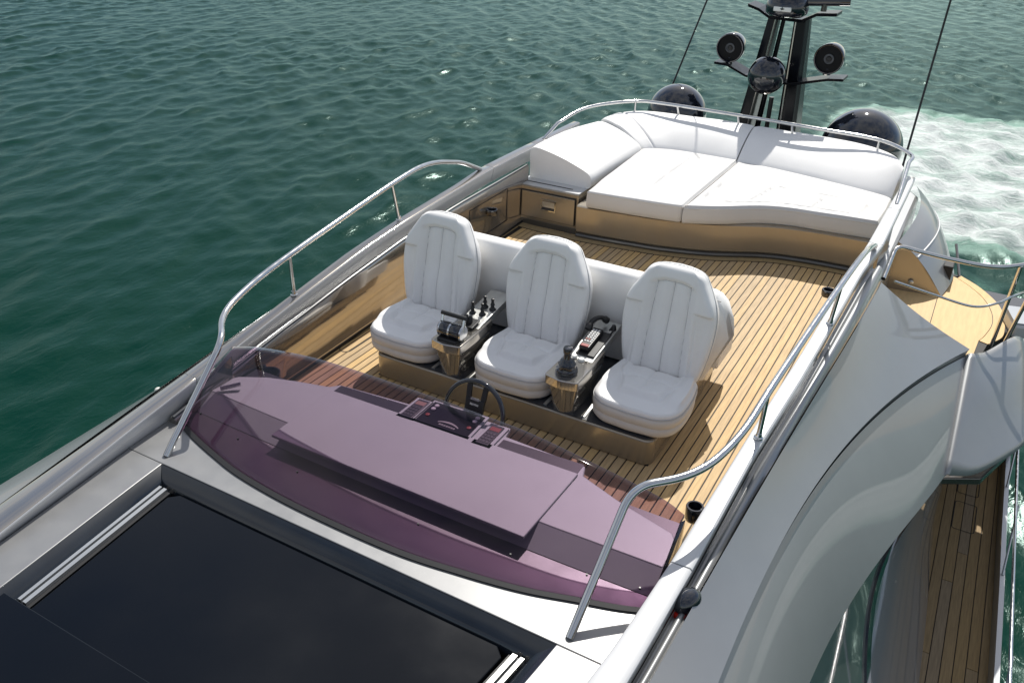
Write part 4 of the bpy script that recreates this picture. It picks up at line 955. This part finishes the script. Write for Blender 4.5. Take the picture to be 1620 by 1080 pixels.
MB().tube([(-.05, 5.62, 1.1), (-.05, 5.92, 1.1)], .05, 14).build('neck', 'black_plastic', cd, 60)
rd = thing('radar', (.03, 5.83, 1.66), 'black radar housing on the mast top plate, cut by the frame', 'radar')
MB().lathe([(0, 0), (.17, 0), (.21, .03), (.22, .09), (.20, .17), (.14, .23), (0, .25)], 32, Matrix.Translation((.0, 5.82, 1.65))).build('housing', 'black_gloss', rd, 60)
MB().box((.0, 5.61, 1.735), (.18, .015, .045), Matrix.Rotation(.0, 3, 'X')).build('lamp_strip', 'white_plastic', rd, 0, bevel=.015)
MB().tube([(.14, 5.84, 1.80), (.60, 5.9, 1.83)], .045, 12).build('scanner_arm', 'black_gloss', rd, 60)
MB().tube([(.36, 5.86, 1.72), (.36, 5.86, 1.80)], .03, 10).build('scanner_foot', 'dark_panel', rd, 60)
for x_, y_, zc, r_, lab in ((-1.01, 5.70, .52, .335, 'smaller glossy black radome left of the mast'), (1.03, 5.62, .475, .405, 'larger glossy black radome right of the mast')):
    prof = [(0, -.36), (r_ * .8, -.36), (r_ * .86, -.25), (r_ * .95, -.12), (r_, 0)] + [(r_ * math.cos(a), r_ * .98 * math.sin(a)) for a in np.linspace(.1, PI / 2 - .05, 16)] + [(0, r_ * .98)]
    d_ = thing('radome', (x_, y_, zc - .36), lab, 'radome', 'black radomes behind the sun pad')
    MB().lathe(prof, 48, Matrix.Translation((x_, y_, zc))).build('dome', 'black_gloss', d_, 80)
    MB().lathe([(r_ * .7, -.40), (r_ * .72, -.36), (0, -.355)], 32, Matrix.Translation((x_, y_, zc))).build('base', 'dark_panel', d_, 60)
def whip(a, b, lab):
    a, b = Vector(a), Vector(b); t = thing('whip_antenna', a, lab, 'antenna', 'black whip antennas at the stern')
    MB().tube([a, a.lerp(b, .06), a.lerp(b, .062), a.lerp(b, .5), b], [.017, .016, .011, .010, .006], 8).build('whip', 'black_plastic', t, 60)
    MB().lathe([(.03, -.05), (.03, 0), (.02, .03), (.017, .06)], 12, Matrix.Translation(a)).build('mount', 'steel', t, 60)
whip((-1.28, 5.95, .45), (-.67, 6.75, 3.2), 'thin black whip antenna leaning aft behind the smaller radome')
whip((1.50, 5.05, .30), (1.585, 5.25, 3.4), 'thin black whip antenna in front of the white wake')

# ------------------------------------------------------------------ small fittings
def cup(x, y, z, lab, r=.052, h=.085, side=None):
    t = thing('cup_holder', (x, y, z - h), lab, 'cup holder', 'black cup holders round the cockpit')
    M_ = Matrix.Translation((x, y, z))
    MB().lathe([(r * .9, -h), (r, -h + .01), (r, -.004), (r - .002, 0), (r - .010, 0), (r - .012, -.006), (r - .014, -h + .012), (0, -h + .010)], 28, M_).build('cup', 'black_gloss', t, 40)
    if side: MB().box((x + side * r, y, z - .03), (.03, .05, .04)).build('bracket', 'black_plastic', t, 0)
cup(1.36, -.52, .28, 'black cup holder at the front end of the port coaming', .043, .08, 1)
cup(-1.425, 2.27, .345, 'black cup holder ring on the starboard wall near the locker', .050, .05, -1)
cup(-1.415, 2.15, .11, 'black cup holder low on the starboard wall behind the left seat', .055, .06, -1)
cup(-1.315, -.58, .20, 'dark round cup holder seen through the left end of the windscreen', .075, .09, -1)
cup(1.44, 2.05, .40, 'black cup holder below the aft end of the port handrail', .045, .05, 1)
nv = thing('navigation_light', (1.54, -1.14, .24), 'small black navigation light with red lens on the port flank', 'navigation light')
M_ = Matrix.Translation((1.535, -1.13, .285)) @ Matrix.Rotation(math.radians(-20), 4, 'Z') @ Matrix.Scale(1.5, 4, (0, 1, 0)) @ Matrix.Scale(1.2, 4)
MB().lathe([(0, -.045), (.030, -.045), (.038, -.03), (.040, .01), (.032, .035), (.016, .047), (0, .049)], 22, M_).build('body', 'black_gloss', nv, 60)
MB().lathe([(0, -.046), (.032, -.044), (.0402, -.030), (.0415, -.012), (.040, -.006), (0, -.004)], 22, Matrix.Translation((.004, -.012, -.004)) @ M_).build('lens', 'red_lens', nv, 60)
MB().box((1.54, -1.145, .325), (.035, .035, .015), Matrix.Rotation(.5, 3, 'Z')).build('badge', 'white_plastic', nv, 0, bevel=.005)
fd = thing('fender', (-1.75, -1.05, -.1), 'white round fender end showing outside the starboard coaming', 'fender')
MB().lathe([(0, -.30), (.06, -.28), (.085, -.22), (.09, 0), (.085, .22), (.05, .29), (.02, .31), (0, .31)], 24, Matrix.Translation((-1.70, -1.07, .125)) @ Matrix.Scale(.33, 4)).build('body', 'fender_white', fd, 60)
hb_ = thing('deck_box', (2.76, 4.42, -.62), 'small pale grey box on the outer edge of the aft platform', 'box')
MB().box((2.80, 4.45, -.55), (.16, .42, .13), Matrix.Rotation(.25, 3, 'Z')).build('body', 'cap_paint', hb_, 0, bevel=.025)
MB().box((2.79, 4.44, -.478), (.13, .37, .012), Matrix.Rotation(.25, 3, 'Z')).build('lid', 'hull_paint', hb_, 0, bevel=.005)
